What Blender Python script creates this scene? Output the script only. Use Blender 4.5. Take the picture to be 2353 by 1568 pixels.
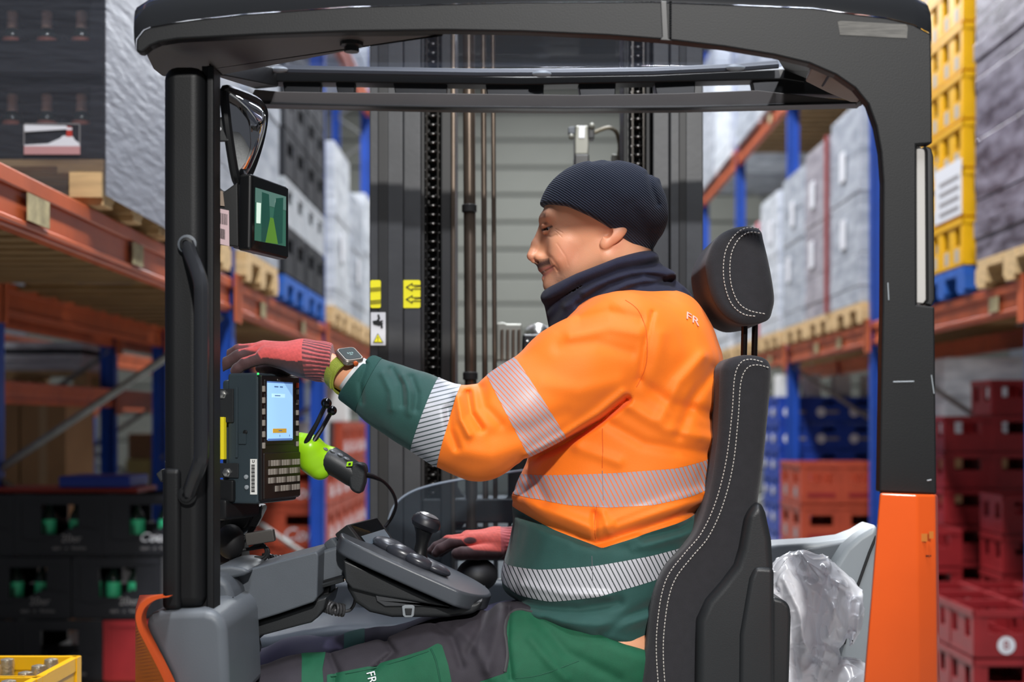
import bpy, bmesh, math, random
import numpy as np
from mathutils import Vector, Matrix
random.seed(7)
rng = np.random.default_rng(7)
SC = bpy.context.scene
COL = SC.collection
for _o in list(bpy.data.objects):
    bpy.data.objects.remove(_o)

# ------------------------------------------------------------------ camera, world, lamps, exposure
F, CX, CY, CZ = 3268.0, 1190.0, 970.0, 1.35          # 50 mm lens, level camera 1.35 m above the floor


def W(px, py, Y):
    """World point seen at photo pixel (px, py) when it stands at distance Y."""
    return Vector(((px - CX) * Y / F, Y, CZ - (py - CY) * Y / F))


cd = bpy.data.cameras.new('camera')
cam = bpy.data.objects.new('camera', cd)
COL.objects.link(cam)
cam.location = (0, 0, CZ)
cam.rotation_euler = (math.pi / 2, 0, 0)
cd.sensor_width = 36
cd.lens = 50
cd.shift_x = -(CX - 1176.5) / 2353
cd.shift_y = (CY - 784) / 2353
cd.clip_start = .05
cd.dof.use_dof = True
cd.dof.focus_distance = 2.68
cd.dof.aperture_fstop = 2.8
cd.dof.aperture_blades = 9
SC.camera = cam

wd = bpy.data.worlds.new('world')
SC.world = wd
wd.use_nodes = True
wd.node_tree.nodes['Background'].inputs[0].default_value = (.80, .86, 1.0, 1)
wd.node_tree.nodes['Background'].inputs[1].default_value = .10
SC.view_settings.view_transform = 'Standard'
SC.view_settings.look = 'None'
SC.view_settings.exposure = 0.0
SC.view_settings.gamma = 1.0
SC.view_settings.use_curve_mapping = False


def area(name, loc, target, sx, sy, power, col=(1, 1, 1)):
    l = bpy.data.lights.new(name, 'AREA')
    l.shape = 'RECTANGLE'
    l.size, l.size_y, l.energy, l.color = sx, sy, power, col
    o = bpy.data.objects.new(name, l)
    COL.objects.link(o)
    o.location = loc
    o.rotation_euler = (Vector(target) - Vector(loc)).to_track_quat('-Z', 'Y').to_euler()
    return o


# high-bay lamps: a row along the aisle, and a narrow-beam one behind the camera that reaches into the cab
for _y, _p in ((1.0, 900), (6.5, 400), (11.0, 480), (16.0, 520), (21.0, 520)):
    area('ceiling_lamp', (.5, _y, 7.6), (.5, _y, 0), .5, 4.0, _p, (.93, .96, 1))
_l = bpy.data.lights.new('beam_lamp', 'SPOT')
_l.energy, _l.color, _l.spot_size, _l.spot_blend, _l.shadow_soft_size = 3100, (1, .98, .95), math.radians(16), .7, .16
_o = bpy.data.objects.new('beam_lamp', _l)
COL.objects.link(_o)
_o.location = (1.2, -5.2, 5.5)
_o.rotation_euler = (Vector((.05, 2.8, 1.62)) - _o.location).to_track_quat('-Z', 'Y').to_euler()


# ------------------------------------------------------------------ helpers
def rgb(h):
    h = h.lstrip('#')
    v = [int(h[i:i + 2], 16) / 255 for i in (0, 2, 4)]
    return tuple(c / 12.92 if c <= .04045 else ((c + .055) / 1.055) ** 2.4 for c in v) + (1,)


MATS = {}


def mat(name, col, rough=.5, metal=0., var=0., vscale=8., bump=0., bscale=200., spec=.5, coat=0., sheen=0.,
        emit=None, estr=0., trans=0., ior=1.45, alpha=1., stretch=None, col2=None):
    """Principled material: base colour broken up by noise (var or a second colour) and a noise bump."""
    if name in MATS:
        return MATS[name]
    m = bpy.data.materials.new(name)
    m.use_nodes = True
    nt = m.node_tree
    b = nt.nodes['Principled BSDF']
    c = rgb(col)
    b.inputs['Base Color'].default_value = c
    b.inputs['Roughness'].default_value = rough
    b.inputs['Metallic'].default_value = metal
    b.inputs['Specular IOR Level'].default_value = spec
    b.inputs['Coat Weight'].default_value = coat
    b.inputs['Coat Roughness'].default_value = .1
    b.inputs['Sheen Weight'].default_value = sheen
    b.inputs['Transmission Weight'].default_value = trans
    b.inputs['IOR'].default_value = ior
    b.inputs['Alpha'].default_value = alpha
    if emit:
        b.inputs['Emission Color'].default_value = rgb(emit)
        b.inputs['Emission Strength'].default_value = estr
    tc = None
    if var or bump or col2:
        tc = nt.nodes.new('ShaderNodeTexCoord')
        vec = tc.outputs['Object']
        if stretch:
            mp = nt.nodes.new('ShaderNodeMapping')
            mp.inputs['Scale'].default_value = stretch
            nt.links.new(vec, mp.inputs[0])
            vec = mp.outputs[0]
    if var or col2:
        n = nt.nodes.new('ShaderNodeTexNoise')
        n.inputs['Scale'].default_value = vscale
        n.inputs['Detail'].default_value = 5
        nt.links.new(vec, n.inputs['Vector'])
        r = nt.nodes.new('ShaderNodeValToRGB')
        r.color_ramp.elements[0].position = .35
        r.color_ramp.elements[1].position = .68
        if col2:
            r.color_ramp.elements[0].color = c
            r.color_ramp.elements[1].color = rgb(col2)
        else:
            r.color_ramp.elements[0].color = tuple(x * (1 - var) for x in c[:3]) + (1,)
            r.color_ramp.elements[1].color = tuple(min(1, x * (1 + var)) for x in c[:3]) + (1,)
        nt.links.new(n.outputs[0], r.inputs[0])
        nt.links.new(r.outputs[0], b.inputs['Base Color'])
    if bump:
        n2 = nt.nodes.new('ShaderNodeTexNoise')
        n2.inputs['Scale'].default_value = bscale
        n2.inputs['Detail'].default_value = 3
        nt.links.new(vec, n2.inputs['Vector'])
        bp = nt.nodes.new('ShaderNodeBump')
        bp.inputs['Strength'].default_value = bump
        bp.inputs['Distance'].default_value = .002
        nt.links.new(n2.outputs[0], bp.inputs['Height'])
        nt.links.new(bp.outputs[0], b.inputs['Normal'])
    MATS[name] = m
    return m


def clear_mat(name, tint, opacity, rough=.05, haze='d8dde2', wrinkle=0., wscale=20., stretch=(1, 1, 1)):
    """Clear sheet: see-through with a haze of its own (film, polycarbonate)."""
    if name in MATS:
        return MATS[name]
    m = bpy.data.materials.new(name)
    m.use_nodes = True
    nt = m.node_tree
    b = nt.nodes['Principled BSDF']
    b.inputs['Base Color'].default_value = rgb(haze)
    b.inputs['Roughness'].default_value = rough
    t = nt.nodes.new('ShaderNodeBsdfTransparent')
    t.inputs[0].default_value = rgb(tint)
    mx = nt.nodes.new('ShaderNodeMixShader')
    mx.inputs[0].default_value = opacity
    nt.links.new(t.outputs[0], mx.inputs[1])
    nt.links.new(b.outputs[0], mx.inputs[2])
    nt.links.new(mx.outputs[0], nt.nodes['Material Output'].inputs[0])
    if wrinkle:
        tc = nt.nodes.new('ShaderNodeTexCoord')
        mp = nt.nodes.new('ShaderNodeMapping')
        mp.inputs['Scale'].default_value = stretch
        mp.inputs['Rotation'].default_value = (.35, .0, .2)
        n = nt.nodes.new('ShaderNodeTexNoise')
        n.inputs['Scale'].default_value = wscale
        n.inputs['Detail'].default_value = 6
        n.inputs['Distortion'].default_value = .6
        bp = nt.nodes.new('ShaderNodeBump')
        bp.inputs['Strength'].default_value = wrinkle
        bp.inputs['Distance'].default_value = .03
        nt.links.new(tc.outputs['Object'], mp.inputs[0])
        nt.links.new(mp.outputs[0], n.inputs['Vector'])
        nt.links.new(n.outputs[0], bp.inputs['Height'])
        nt.links.new(bp.outputs[0], b.inputs['Normal'])
        r = nt.nodes.new('ShaderNodeMapRange')
        r.inputs[1].default_value, r.inputs[2].default_value = .35, .7
        r.inputs[3].default_value, r.inputs[4].default_value = opacity * .55, min(1, opacity * 1.5)
        nt.links.new(n.outputs[0], r.inputs[0])
        nt.links.new(r.outputs[0], mx.inputs[0])
    MATS[name] = m
    return m


def child(o, parent):
    if parent is not None:
        o.parent = parent
        o.matrix_parent_inverse = Matrix.Translation(-Vector(parent_loc(parent)))
    return o


LOCS = {}


def parent_loc(p):
    return LOCS.get(p.name, (0, 0, 0))


def empty(name, loc, label=None, cat=None, group=None):
    o = bpy.data.objects.new(name, None)
    o.empty_display_size = .05
    COL.objects.link(o)
    o.location = loc
    LOCS[o.name] = tuple(loc)
    return tag(o, label, cat, group)


def tag(o, label=None, cat=None, group=None, kind=None):
    for k, v in (('label', label), ('category', cat), ('group', group), ('kind', kind)):
        if v:
            o[k] = v
    return o


def link_mesh(name, me, material, parent=None, smooth=True, label=None):
    o = bpy.data.objects.new(name, me)
    COL.objects.link(o)
    if material is not None and not me.materials:
        me.materials.append(material)
    if smooth:
        me.polygons.foreach_set('use_smooth', [True] * len(me.polygons))
    child(o, parent)
    if label:
        o['label'] = label
    return o


def from_py(name, V, Fc, material, parent=None, smooth=False, label=None):
    me = bpy.data.meshes.new(name)
    me.from_pydata([tuple(v) for v in V], [], [tuple(f) for f in Fc])
    me.update()
    return link_mesh(name, me, material, parent, smooth, label)


def finish(name, bm, material, parent=None, bevel=0., seg=2, smooth=True, angle=.6, label=None, subd=0):
    """bmesh -> one object; optional edge bevel, smoothed by angle."""
    bmesh.ops.recalc_face_normals(bm, faces=bm.faces[:])
    if bevel > 0:
        es = [e for e in bm.edges if len(e.link_faces) == 2 and e.calc_face_angle(0) > .5]
        if es:
            bmesh.ops.bevel(bm, geom=es, offset=bevel, segments=seg, affect='EDGES', profile=.5, clamp_overlap=True)
    me = bpy.data.meshes.new(name)
    bm.to_mesh(me)
    bm.free()
    o = link_mesh(name, me, material, parent, smooth, label)
    if smooth:
        me.set_sharp_from_angle(angle=angle)
        if bevel > 0:
            w = o.modifiers.new('weighted', 'WEIGHTED_NORMAL')
            w.keep_sharp = True
            w.weight = 90
    return o


class B:
    """Collects boxes, prisms and tubes for ONE object."""

    def __init__(self):
        self.bm = bmesh.new()

    def box(self, x0, x1, y0, y1, z0, z1, mtx=None):
        g = bmesh.ops.create_cube(self.bm, size=1)
        M4 = Matrix.Translation(((x0 + x1) / 2, (y0 + y1) / 2, (z0 + z1) / 2)) @ Matrix.Diagonal((abs(x1 - x0), abs(y1 - y0), abs(z1 - z0), 1))
        if mtx is not None:
            M4 = mtx @ M4
        bmesh.ops.transform(self.bm, matrix=M4, verts=g['verts'])
        return self

    def poly(self, pts, off):
        """Polygon pts (world) extruded by vector off."""
        a = [self.bm.verts.new(Vector(p)) for p in pts]
        b = [self.bm.verts.new(Vector(p) + Vector(off)) for p in pts]
        n = len(a)
        self.bm.faces.new(a)
        self.bm.faces.new(b[::-1])
        for i in range(n):
            self.bm.faces.new((a[i], b[i], b[(i + 1) % n], a[(i + 1) % n]))
        return self

    def tube(self, path, r, n=12, cap=True, flat=1.0):
        P = [Vector(p) for p in path]
        R = r if isinstance(r, (list, tuple)) else [r] * len(P)
        rings = []
        prev = None
        for i, p in enumerate(P):
            t = (P[min(i + 1, len(P) - 1)] - P[max(i - 1, 0)]).normalized()
            if prev is None:
                u = t.orthogonal().normalized()
            else:
                u = (prev - t * prev.dot(t)).normalized()
            prev = u
            v = t.cross(u)
            rings.append([self.bm.verts.new(p + (u * math.cos(k * 2 * math.pi / n) + v * math.sin(k * 2 * math.pi / n) * flat) * R[i]) for k in range(n)])
        for a, b in zip(rings, rings[1:]):
            for k in range(n):
                self.bm.faces.new((a[k], a[(k + 1) % n], b[(k + 1) % n], b[k]))
        if cap:
            self.bm.faces.new(rings[0][::-1])
            self.bm.faces.new(rings[-1])
        return self

    def lathe(self, prof, n=24, mtx=None):
        """prof: (radius, height) list turned about local Z."""
        rings = []
        for (r, z) in prof:
            rings.append([self.bm.verts.new((r * math.cos(k * 2 * math.pi / n), r * math.sin(k * 2 * math.pi / n), z)) for k in range(n)])
        for a, b in zip(rings, rings[1:]):
            for k in range(n):
                self.bm.faces.new((a[k], a[(k + 1) % n], b[(k + 1) % n], b[k]))
        self.bm.faces.new(rings[0][::-1])
        self.bm.faces.new(rings[-1])
        if mtx is not None:
            bmesh.ops.transform(self.bm, matrix=mtx, verts=[v for r in rings for v in r])
        return self

    def ball(self, c, r, u=20, v=12, mtx=None):
        g = bmesh.ops.create_uvsphere(self.bm, u_segments=u, v_segments=v, radius=1)
        R = r if isinstance(r, (tuple, list)) else (r, r, r)
        M4 = Matrix.Translation(c) @ (mtx or Matrix()) @ Matrix.Diagonal((*R, 1))
        bmesh.ops.transform(self.bm, matrix=M4, verts=g['verts'])
        return self

    def done(self, name, material, parent=None, **k):
        return finish(name, self.bm, material, parent, **k)


def smooth_poly(pts, n=6, closed=True):
    """Catmull-Rom through 2-D/3-D points; a point given as (x, y, 's') style tuple of length>dim stays sharp."""
    P = [np.array(p, float) for p in pts]
    out = []
    m = len(P)
    for i in range(m if closed else m - 1):
        p0, p1, p2, p3 = P[(i - 1) % m] if closed or i > 0 else P[0], P[i], P[(i + 1) % m], P[(i + 2) % m] if closed or i + 2 < m else P[-1]
        for k in range(n):
            t = k / n
            out.append(.5 * ((2 * p1) + (-p0 + p2) * t + (2 * p0 - 5 * p1 + 4 * p2 - p3) * t * t + (-p0 + 3 * p1 - 3 * p2 + p3) * t ** 3))
    if not closed:
        out.append(P[-1])
    return [tuple(o) for o in out]


def prism(name, pix, Y0, Y1, material, parent=None, bevel=.004, seg=3, smooth_n=0, label=None, angle=.6, smooth=True):
    """Side-view outline (photo pixels read at distance Y0) as a solid from Y0 back to Y1."""
    pts = smooth_poly(pix, smooth_n) if smooth_n else pix
    b = B()
    b.poly([W(x, y, Y0) for x, y in pts], (0, Y1 - Y0, 0))
    return b.done(name, material, parent, bevel=bevel, seg=seg, label=label, angle=angle, smooth=smooth)


def text(name, s, material, mtx, size, parent=None, depth=.0006, align='CENTER', label=None, shear=0, xs=1.0):
    """Lettering: local X along the line, local Y up, facing local +Z."""
    cu = bpy.data.curves.new(name, 'FONT')
    cu.body = s
    cu.size = size
    cu.align_x = align
    cu.align_y = 'CENTER'
    cu.extrude = depth
    cu.shear = shear
    cu.resolution_u = 3
    t = bpy.data.objects.new(name, cu)
    COL.objects.link(t)
    dg = bpy.context.evaluated_depsgraph_get()
    me = bpy.data.meshes.new_from_object(t.evaluated_get(dg))
    bpy.data.objects.remove(t)
    me.transform(mtx @ Matrix.Diagonal((xs, 1, 1, 1)))
    me.materials.clear()
    return link_mesh(name, me, material, parent, smooth=False, label=label)


def frame(o, x, z):
    """4x4 with columns x (right), z (outward normal), y = z cross x."""
    x = Vector(x).normalized()
    z = Vector(z).normalized()
    y = z.cross(x).normalized()
    x = y.cross(z)
    m = Matrix.Identity(4)
    for i in range(3):
        m[i][0], m[i][1], m[i][2], m[i][3] = x[i], y[i], z[i], o[i]
    return m


def dup(root, loc, rotz=0., label=None, group=None, name=None):
    """Copy of a thing with copies of its parts and sub-parts (mesh data shared)."""
    r = root.copy()
    if name:
        r.name = name
    COL.objects.link(r)
    r.location = loc
    r.rotation_euler = (0, 0, rotz)
    if label:
        r['label'] = label
    if group:
        r['group'] = group
    for ch in KIDS(root):
        c = ch.copy()
        COL.objects.link(c)
        c.parent = r
        c.matrix_parent_inverse = ch.matrix_parent_inverse.copy()
        for g in KIDS(ch):
            d = g.copy()
            COL.objects.link(d)
            d.parent = c
            d.matrix_parent_inverse = g.matrix_parent_inverse.copy()
    return r


_K = {}


def KIDS(o):
    if o.name not in _K:
        _K[o.name] = [c for c in bpy.data.objects if c.parent == o]
    return _K[o.name]


# ------------------------------------------------------------------ implicit surfaces for soft shapes
def smin(a, b, k):
    h = np.clip(.5 + .5 * (b - a) / k, 0, 1)
    return b + (a - b) * h - k * h * (1 - h)


def smax(a, b, k):
    return -smin(-a, -b, k)


def cone(p, a, b, ra, rb):
    """Capsule with a radius that changes from ra to rb."""
    a, b = np.asarray(a, np.float32), np.asarray(b, np.float32)
    ba = b - a
    L2 = float(ba @ ba) + 1e-12
    q0, q1, q2 = p[0] - a[0], p[1] - a[1], p[2] - a[2]
    t = np.clip((q0 * ba[0] + q1 * ba[1] + q2 * ba[2]) / L2, 0, 1)
    d = np.sqrt((q0 - t * ba[0]) ** 2 + (q1 - t * ba[1]) ** 2 + (q2 - t * ba[2]) ** 2)
    return d - (ra + (rb - ra) * t)


def chain(p, pts, rad, k=.02):
    d = None
    for i in range(len(pts) - 1):
        c = cone(p, pts[i], pts[i + 1], rad[i], rad[i + 1])
        d = c if d is None else smin(d, c, k)
    return d


def ell(p, c, r, rot=0.):
    """Ellipsoid; rot turns it in the X-Z plane."""
    x, y, z = p[0] - c[0], p[1] - c[1], p[2] - c[2]
    if rot:
        cs, sn = math.cos(rot), math.sin(rot)
        x, z = x * cs + z * sn, -x * sn + z * cs
    k0 = np.sqrt((x / r[0]) ** 2 + (y / r[1]) ** 2 + (z / r[2]) ** 2)
    k1 = np.sqrt((x / r[0] ** 2) ** 2 + (y / r[1] ** 2) ** 2 + (z / r[2] ** 2) ** 2) + 1e-9
    return k0 * (k0 - 1) / k1


def nets(f, lo, hi, h, newton=2):
    """Surface nets on a narrow band; returns verts (n,3), quads (m,4), unit normals."""
    lo, hi = np.array(lo, float), np.array(hi, float)
    cf = 4
    n = (np.ceil((hi - lo) / (h * cf)).astype(int)) * cf + 1
    ax = [lo[i] + h * np.arange(n[i]) for i in range(3)]
    ca = [a[::cf] for a in ax]
    G = np.meshgrid(*ca, indexing='ij')
    Dc = f([g.astype(np.float32) for g in G])
    near = np.abs(Dc) < h * cf * 2.2
    up = np.repeat(np.repeat(np.repeat(near, cf, 0), cf, 1), cf, 2)
    sg = np.repeat(np.repeat(np.repeat(Dc, cf, 0), cf, 1), cf, 2)
    o = cf // 2
    sl = tuple(slice(o, o + n[i]) for i in range(3))
    up = np.pad(up, cf, mode='edge')[cf - 0:, cf - 0:, cf - 0:]
    sg = np.pad(sg, cf, mode='edge')[cf - 0:, cf - 0:, cf - 0:]
    up, sg = up[sl], sg[sl]
    D = np.where(sg > 0, 1., -1.).astype(np.float32)
    ix = np.argwhere(up)
    pts = [ax[i][ix[:, i]].astype(np.float32) for i in range(3)]
    D[up] = f(pts)
    S = D < 0
    cs = np.zeros(tuple(n - 1), np.int8)
    for i in (0, 1):
        for j in (0, 1):
            for k in (0, 1):
                cs += S[i:n[0] - 1 + i, j:n[1] - 1 + j, k:n[2] - 1 + k]
    act = (cs > 0) & (cs < 8)
    ci = np.argwhere(act)
    idx = -np.ones(act.shape, np.int64)
    idx[act] = np.arange(len(ci))
    acc = np.zeros((len(ci), 3))
    cnt = np.zeros(len(ci))
    cor = [(i, j, k) for i in (0, 1) for j in (0, 1) for k in (0, 1)]
    val = {c: D[ci[:, 0] + c[0], ci[:, 1] + c[1], ci[:, 2] + c[2]].astype(float) for c in cor}
    for a in cor:
        for d in range(3):
            if a[d] == 0:
                b = tuple(a[i] + (i == d) for i in range(3))
                va, vb = val[a], val[b]
                m = (va < 0) != (vb < 0)
                t = np.where(m, va / np.where(m, va - vb, 1), 0)
                q = np.array(a, float)[None] + np.eye(3)[d][None] * t[:, None]
                acc += q * m[:, None]
                cnt += m
    V = lo + h * (ci + acc / np.maximum(cnt, 1)[:, None])
    Q = []
    for d in range(3):
        e1, e2 = (d + 1) % 3, (d + 2) % 3
        A = S[tuple(slice(0, n[i] - 1) if i == d else slice(1, n[i] - 1) for i in range(3))]
        Bv = S[tuple(slice(1, n[i]) if i == d else slice(1, n[i] - 1) for i in range(3))]
        for flip, mk in ((False, A & ~Bv), (True, ~A & Bv)):
            e = np.argwhere(mk)
            if not len(e):
                continue
            e = e + np.array([0 if i == d else 1 for i in range(3)])
            off = []
            for (u, v) in ((-1, -1), (0, -1), (0, 0), (-1, 0)):
                c = e.copy()
                c[:, e1] += u
                c[:, e2] += v
                off.append(idx[c[:, 0], c[:, 1], c[:, 2]])
            q = np.stack(off, 1)
            if flip:
                q = q[:, ::-1]
            Q.append(q[(q >= 0).all(1)])
    Q = np.concatenate(Q)
    V, N = project(f, V, h, newton)
    return V, Q, N


def project(f, V, h, it):
    e = h * .5
    N = None
    for k in range(it + 1):
        p = [V[:, i].astype(np.float64) for i in range(3)]
        g = np.stack([(f([p[j] + (e if j == i else 0) for j in range(3)]) - f([p[j] - (e if j == i else 0) for j in range(3)])) / (2 * e) for i in range(3)], 1)
        l = np.linalg.norm(g, axis=1, keepdims=True) + 1e-9
        N = g / l
        if k < it:
            s = f(p)[:, None] / l
            V = V - N * np.clip(s, -h, h)
    return V, N


class Soft:
    """Triangle soup with normals that can be cut along level sets of a scalar."""

    def __init__(self, V, T, N):
        self.V, self.T, self.N = V, T, N

    @staticmethod
    def make(f, lo, hi, h, newton=2):
        V, Q, N = nets(f, lo, hi, h, newton)
        T = np.concatenate([Q[:, [0, 1, 2]], Q[:, [0, 2, 3]]])
        return Soft(V, T, N)

    def cut(self, s):
        """s: array per vertex or function of V. Returns (part where s<0, part where s>=0)."""
        if callable(s):
            s = s(self.V)
        s = np.where(np.abs(s) < 1e-7, 1e-7, s)
        V, T, N = self.V, self.T, self.N
        neg = s < 0
        k = neg[T].sum(1)
        out = {True: [T[k == 3]], False: [T[k == 0]]}
        mix = T[(k == 1) | (k == 2)]
        if len(mix):
            nm = neg[mix]
            lone = np.where(nm.sum(1) == 1, True, False)
            li = np.argmax(nm == lone[:, None], axis=1)
            r = np.arange(len(mix))
            a, b, c = mix[r, li], mix[r, (li + 1) % 3], mix[r, (li + 2) % 3]
            keyed = {}

            def mid(u, v):
                lo_, hi_ = np.minimum(u, v), np.maximum(u, v)
                t = s[lo_] / (s[lo_] - s[hi_])
                return lo_, hi_, t
            l1, h1, t1 = mid(a, b)
            l2, h2, t2 = mid(a, c)
            L = np.concatenate([l1, l2]); H = np.concatenate([h1, h2]); TT = np.concatenate([t1, t2])
            key = L.astype(np.int64) * (len(V) + 1) + H
            u, fi, inv = np.unique(key, return_index=True, return_inverse=True)
            nv = V[L[fi]] * (1 - TT[fi])[:, None] + V[H[fi]] * TT[fi][:, None]
            nn = N[L[fi]] * (1 - TT[fi])[:, None] + N[H[fi]] * TT[fi][:, None]
            nn /= np.linalg.norm(nn, axis=1, keepdims=True) + 1e-9
            base = len(V)
            m1, m2 = base + inv[:len(a)], base + inv[len(a):]
            V = np.concatenate([V, nv]); N = np.concatenate([N, nn])
            t_l = np.stack([a, m1, m2], 1)
            t_r = np.concatenate([np.stack([m1, b, c], 1), np.stack([m1, c, m2], 1)])
            ll = np.concatenate([lone, lone])
            for side in (True, False):
                out[side].append(t_l[lone == side])
                out[side].append(t_r[ll != side])
        res = []
        for side in (True, False):
            t = np.concatenate(out[side])
            us, iv = np.unique(t, return_inverse=True)
            res.append(Soft(V[us], iv.reshape(-1, 3), N[us]))
        return res

    def push(self, d):
        return Soft(self.V + self.N * d, self.T, self.N)

    def add(self, name, material, parent=None, label=None, color=None, attrs=None):
        me = bpy.data.meshes.new(name)
        n, t = len(self.V), len(self.T)
        me.vertices.add(n)
        me.vertices.foreach_set('co', self.V.astype(np.float32).ravel())
        me.loops.add(t * 3)
        me.loops.foreach_set('vertex_index', self.T.astype(np.int32).ravel())
        me.polygons.add(t)
        me.polygons.foreach_set('loop_start', np.arange(0, t * 3, 3, dtype=np.int32))
        me.update()
        me.validate()
        me.polygons.foreach_set('use_smooth', [True] * len(me.polygons))
        if len(me.vertices) == n:
            me.normals_split_custom_set_from_vertices([tuple(x) for x in self.N])
        if color is not None:
            a = me.color_attributes.new('tone', 'FLOAT_COLOR', 'POINT')
            a.data.foreach_set('color', np.concatenate([color, np.ones((n, 1))], 1).astype(np.float32).ravel())
        for k, v in (attrs or {}).items():
            a = me.attributes.new(k, 'FLOAT', 'POINT')
            a.data.foreach_set('value', np.asarray(v, np.float32))
        return link_mesh(name, me, material, parent, True, label)


def pxy(V):
    """Photo pixel of world points (arrays)."""
    return CX + F * V[:, 0] / V[:, 1], CY - F * (V[:, 2] - CZ) / V[:, 1]


def poly_sd(poly, x, y):
    """Signed distance (negative inside) from points to a 2-D polygon."""
    P = np.asarray(poly, float)
    d = np.full(x.shape, 1e18)
    s = np.ones(x.shape)
    n = len(P)
    j = n - 1
    for i in range(n):
        ex, ey = P[j, 0] - P[i, 0], P[j, 1] - P[i, 1]
        wx, wy = x - P[i, 0], y - P[i, 1]
        t = np.clip((wx * ex + wy * ey) / (ex * ex + ey * ey + 1e-12), 0, 1)
        d = np.minimum(d, (wx - ex * t) ** 2 + (wy - ey * t) ** 2)
        c1, c2, c3 = y >= P[i, 1], y < P[j, 1], ex * wy > ey * wx
        s = np.where((c1 & c2 & c3) | (~c1 & ~c2 & ~c3), -s, s)
        j = i
    return s * np.sqrt(d)
# ------------------------------------------------------------------ materials of the warehouse
m_concrete = mat('concrete', '8b8a86', .55, var=.12, vscale=3, bump=.1)
m_wallpanel = mat('wall_panel', '888980', .6, var=.03, vscale=2)
m_orange = mat('rack_orange', 'b8572f', .42, var=.16, vscale=5)
m_blue = mat('rack_blue', '1d4aa6', .4, var=.1, vscale=5)
m_galv = mat('galvanised', '8e8f8c', .45, metal=.6, var=.15, vscale=12)
m_wood = mat('pallet_wood', 'c8a878', .75, var=.2, vscale=6, stretch=(1, 6, 6))
m_wood_dark = mat('deck_wood', '8a6c44', .8, var=.25, vscale=6, stretch=(1, 8, 8))
m_pal_blue = mat('pallet_blue', '1d56a8', .6, var=.12, vscale=6)
m_card = mat('cardboard', '9a7854', .8, var=.08, vscale=4)
m_card_yel = mat('cardboard_yellow', 'c9bf78', .8, var=.08, vscale=4)
m_carton_w = mat('carton_white', 'd8d8d4', .6, var=.05)
m_label = mat('label_plate', 'a79a74', .6, var=.25, vscale=25)
m_white = mat('print_white', 'd9dade', .5)
m_dimwhite = mat('print_grey', '8f8c8c', .5)
m_pink = mat('print_pink', 'b98a8a', .5)
m_redprint = mat('print_red', 'b3382e', .5)
m_cr_black = mat('crate_black', '1c1d22', .4, var=.1)
m_cr_yellow = mat('crate_yellow', 'e3ab0c', .38, var=.06)
m_cr_red = mat('crate_red', '8c2226', .4, var=.1)
m_cr_brick = mat('crate_brick', 'a8452c', .42, var=.1)
m_cr_blue = mat('crate_blue', '1b3f9c', .4, var=.08)
m_cr_grey = mat('crate_grey', 'aeb2b6', .4, var=.08)
m_glass_b = mat('bottle_glass', '12231c', .08, spec=.6)
m_green_l = mat('bottle_label', '3fc48c', .45)
m_cap = mat('bottle_cap', 'c9c9c4', .3, metal=.9)
m_foil = mat('bottle_foil', 'd6cdb8', .28, metal=.85, bump=.8, bscale=160)
film = clear_mat('stretch_film', 'f2f4f8', .16, .22, haze='c9cdd6', wrinkle=.7, wscale=9, stretch=(1, 1.2, 3))


def wrap_mat(name, col, col2):
    return mat(name, col, .26, col2=col2, vscale=5, bump=.55, bscale=9, stretch=(1, .8, 3), spec=.6)


m_w_grey = wrap_mat('wrap_grey', '8c9098', 'b3b7bf')
m_w_white = wrap_mat('wrap_white', 'b4b9c0', 'dde1e6')
m_w_mauve = wrap_mat('wrap_mauve', '8d8790', 'b1acb2')
m_w_blue = wrap_mat('wrap_blue', '989ea8', 'bcc1c9')
m_w_dark = wrap_mat('wrap_dark', '453b44', '8d8794')

# ------------------------------------------------------------------ setting
fl = B().box(-9, 9, -9, 27, -.1, 0).done('floor', m_concrete)
tag(fl, 'grey concrete warehouse floor', kind='structure')
wb = empty('wall_back', (0, 26, 0), 'pale grey ribbed panel wall closing the far end of the aisle')
tag(wb, kind='structure')
_p = B().box(-9, 9, 0, .08, .012, .488).done('panel', m_wallpanel, None, bevel=.05, seg=3)
for i in range(18):
    o = _p if i == 0 else _p.copy()
    if i:
        COL.objects.link(o)
    o.parent = wb
    o.location = (0, 0, .5 * i)
child_fix = B().box(-9, 9, 26.07, 26.1, 0, 9).done('backing', mat('wall_joint', '7a7c7e', .7), wb)


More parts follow.
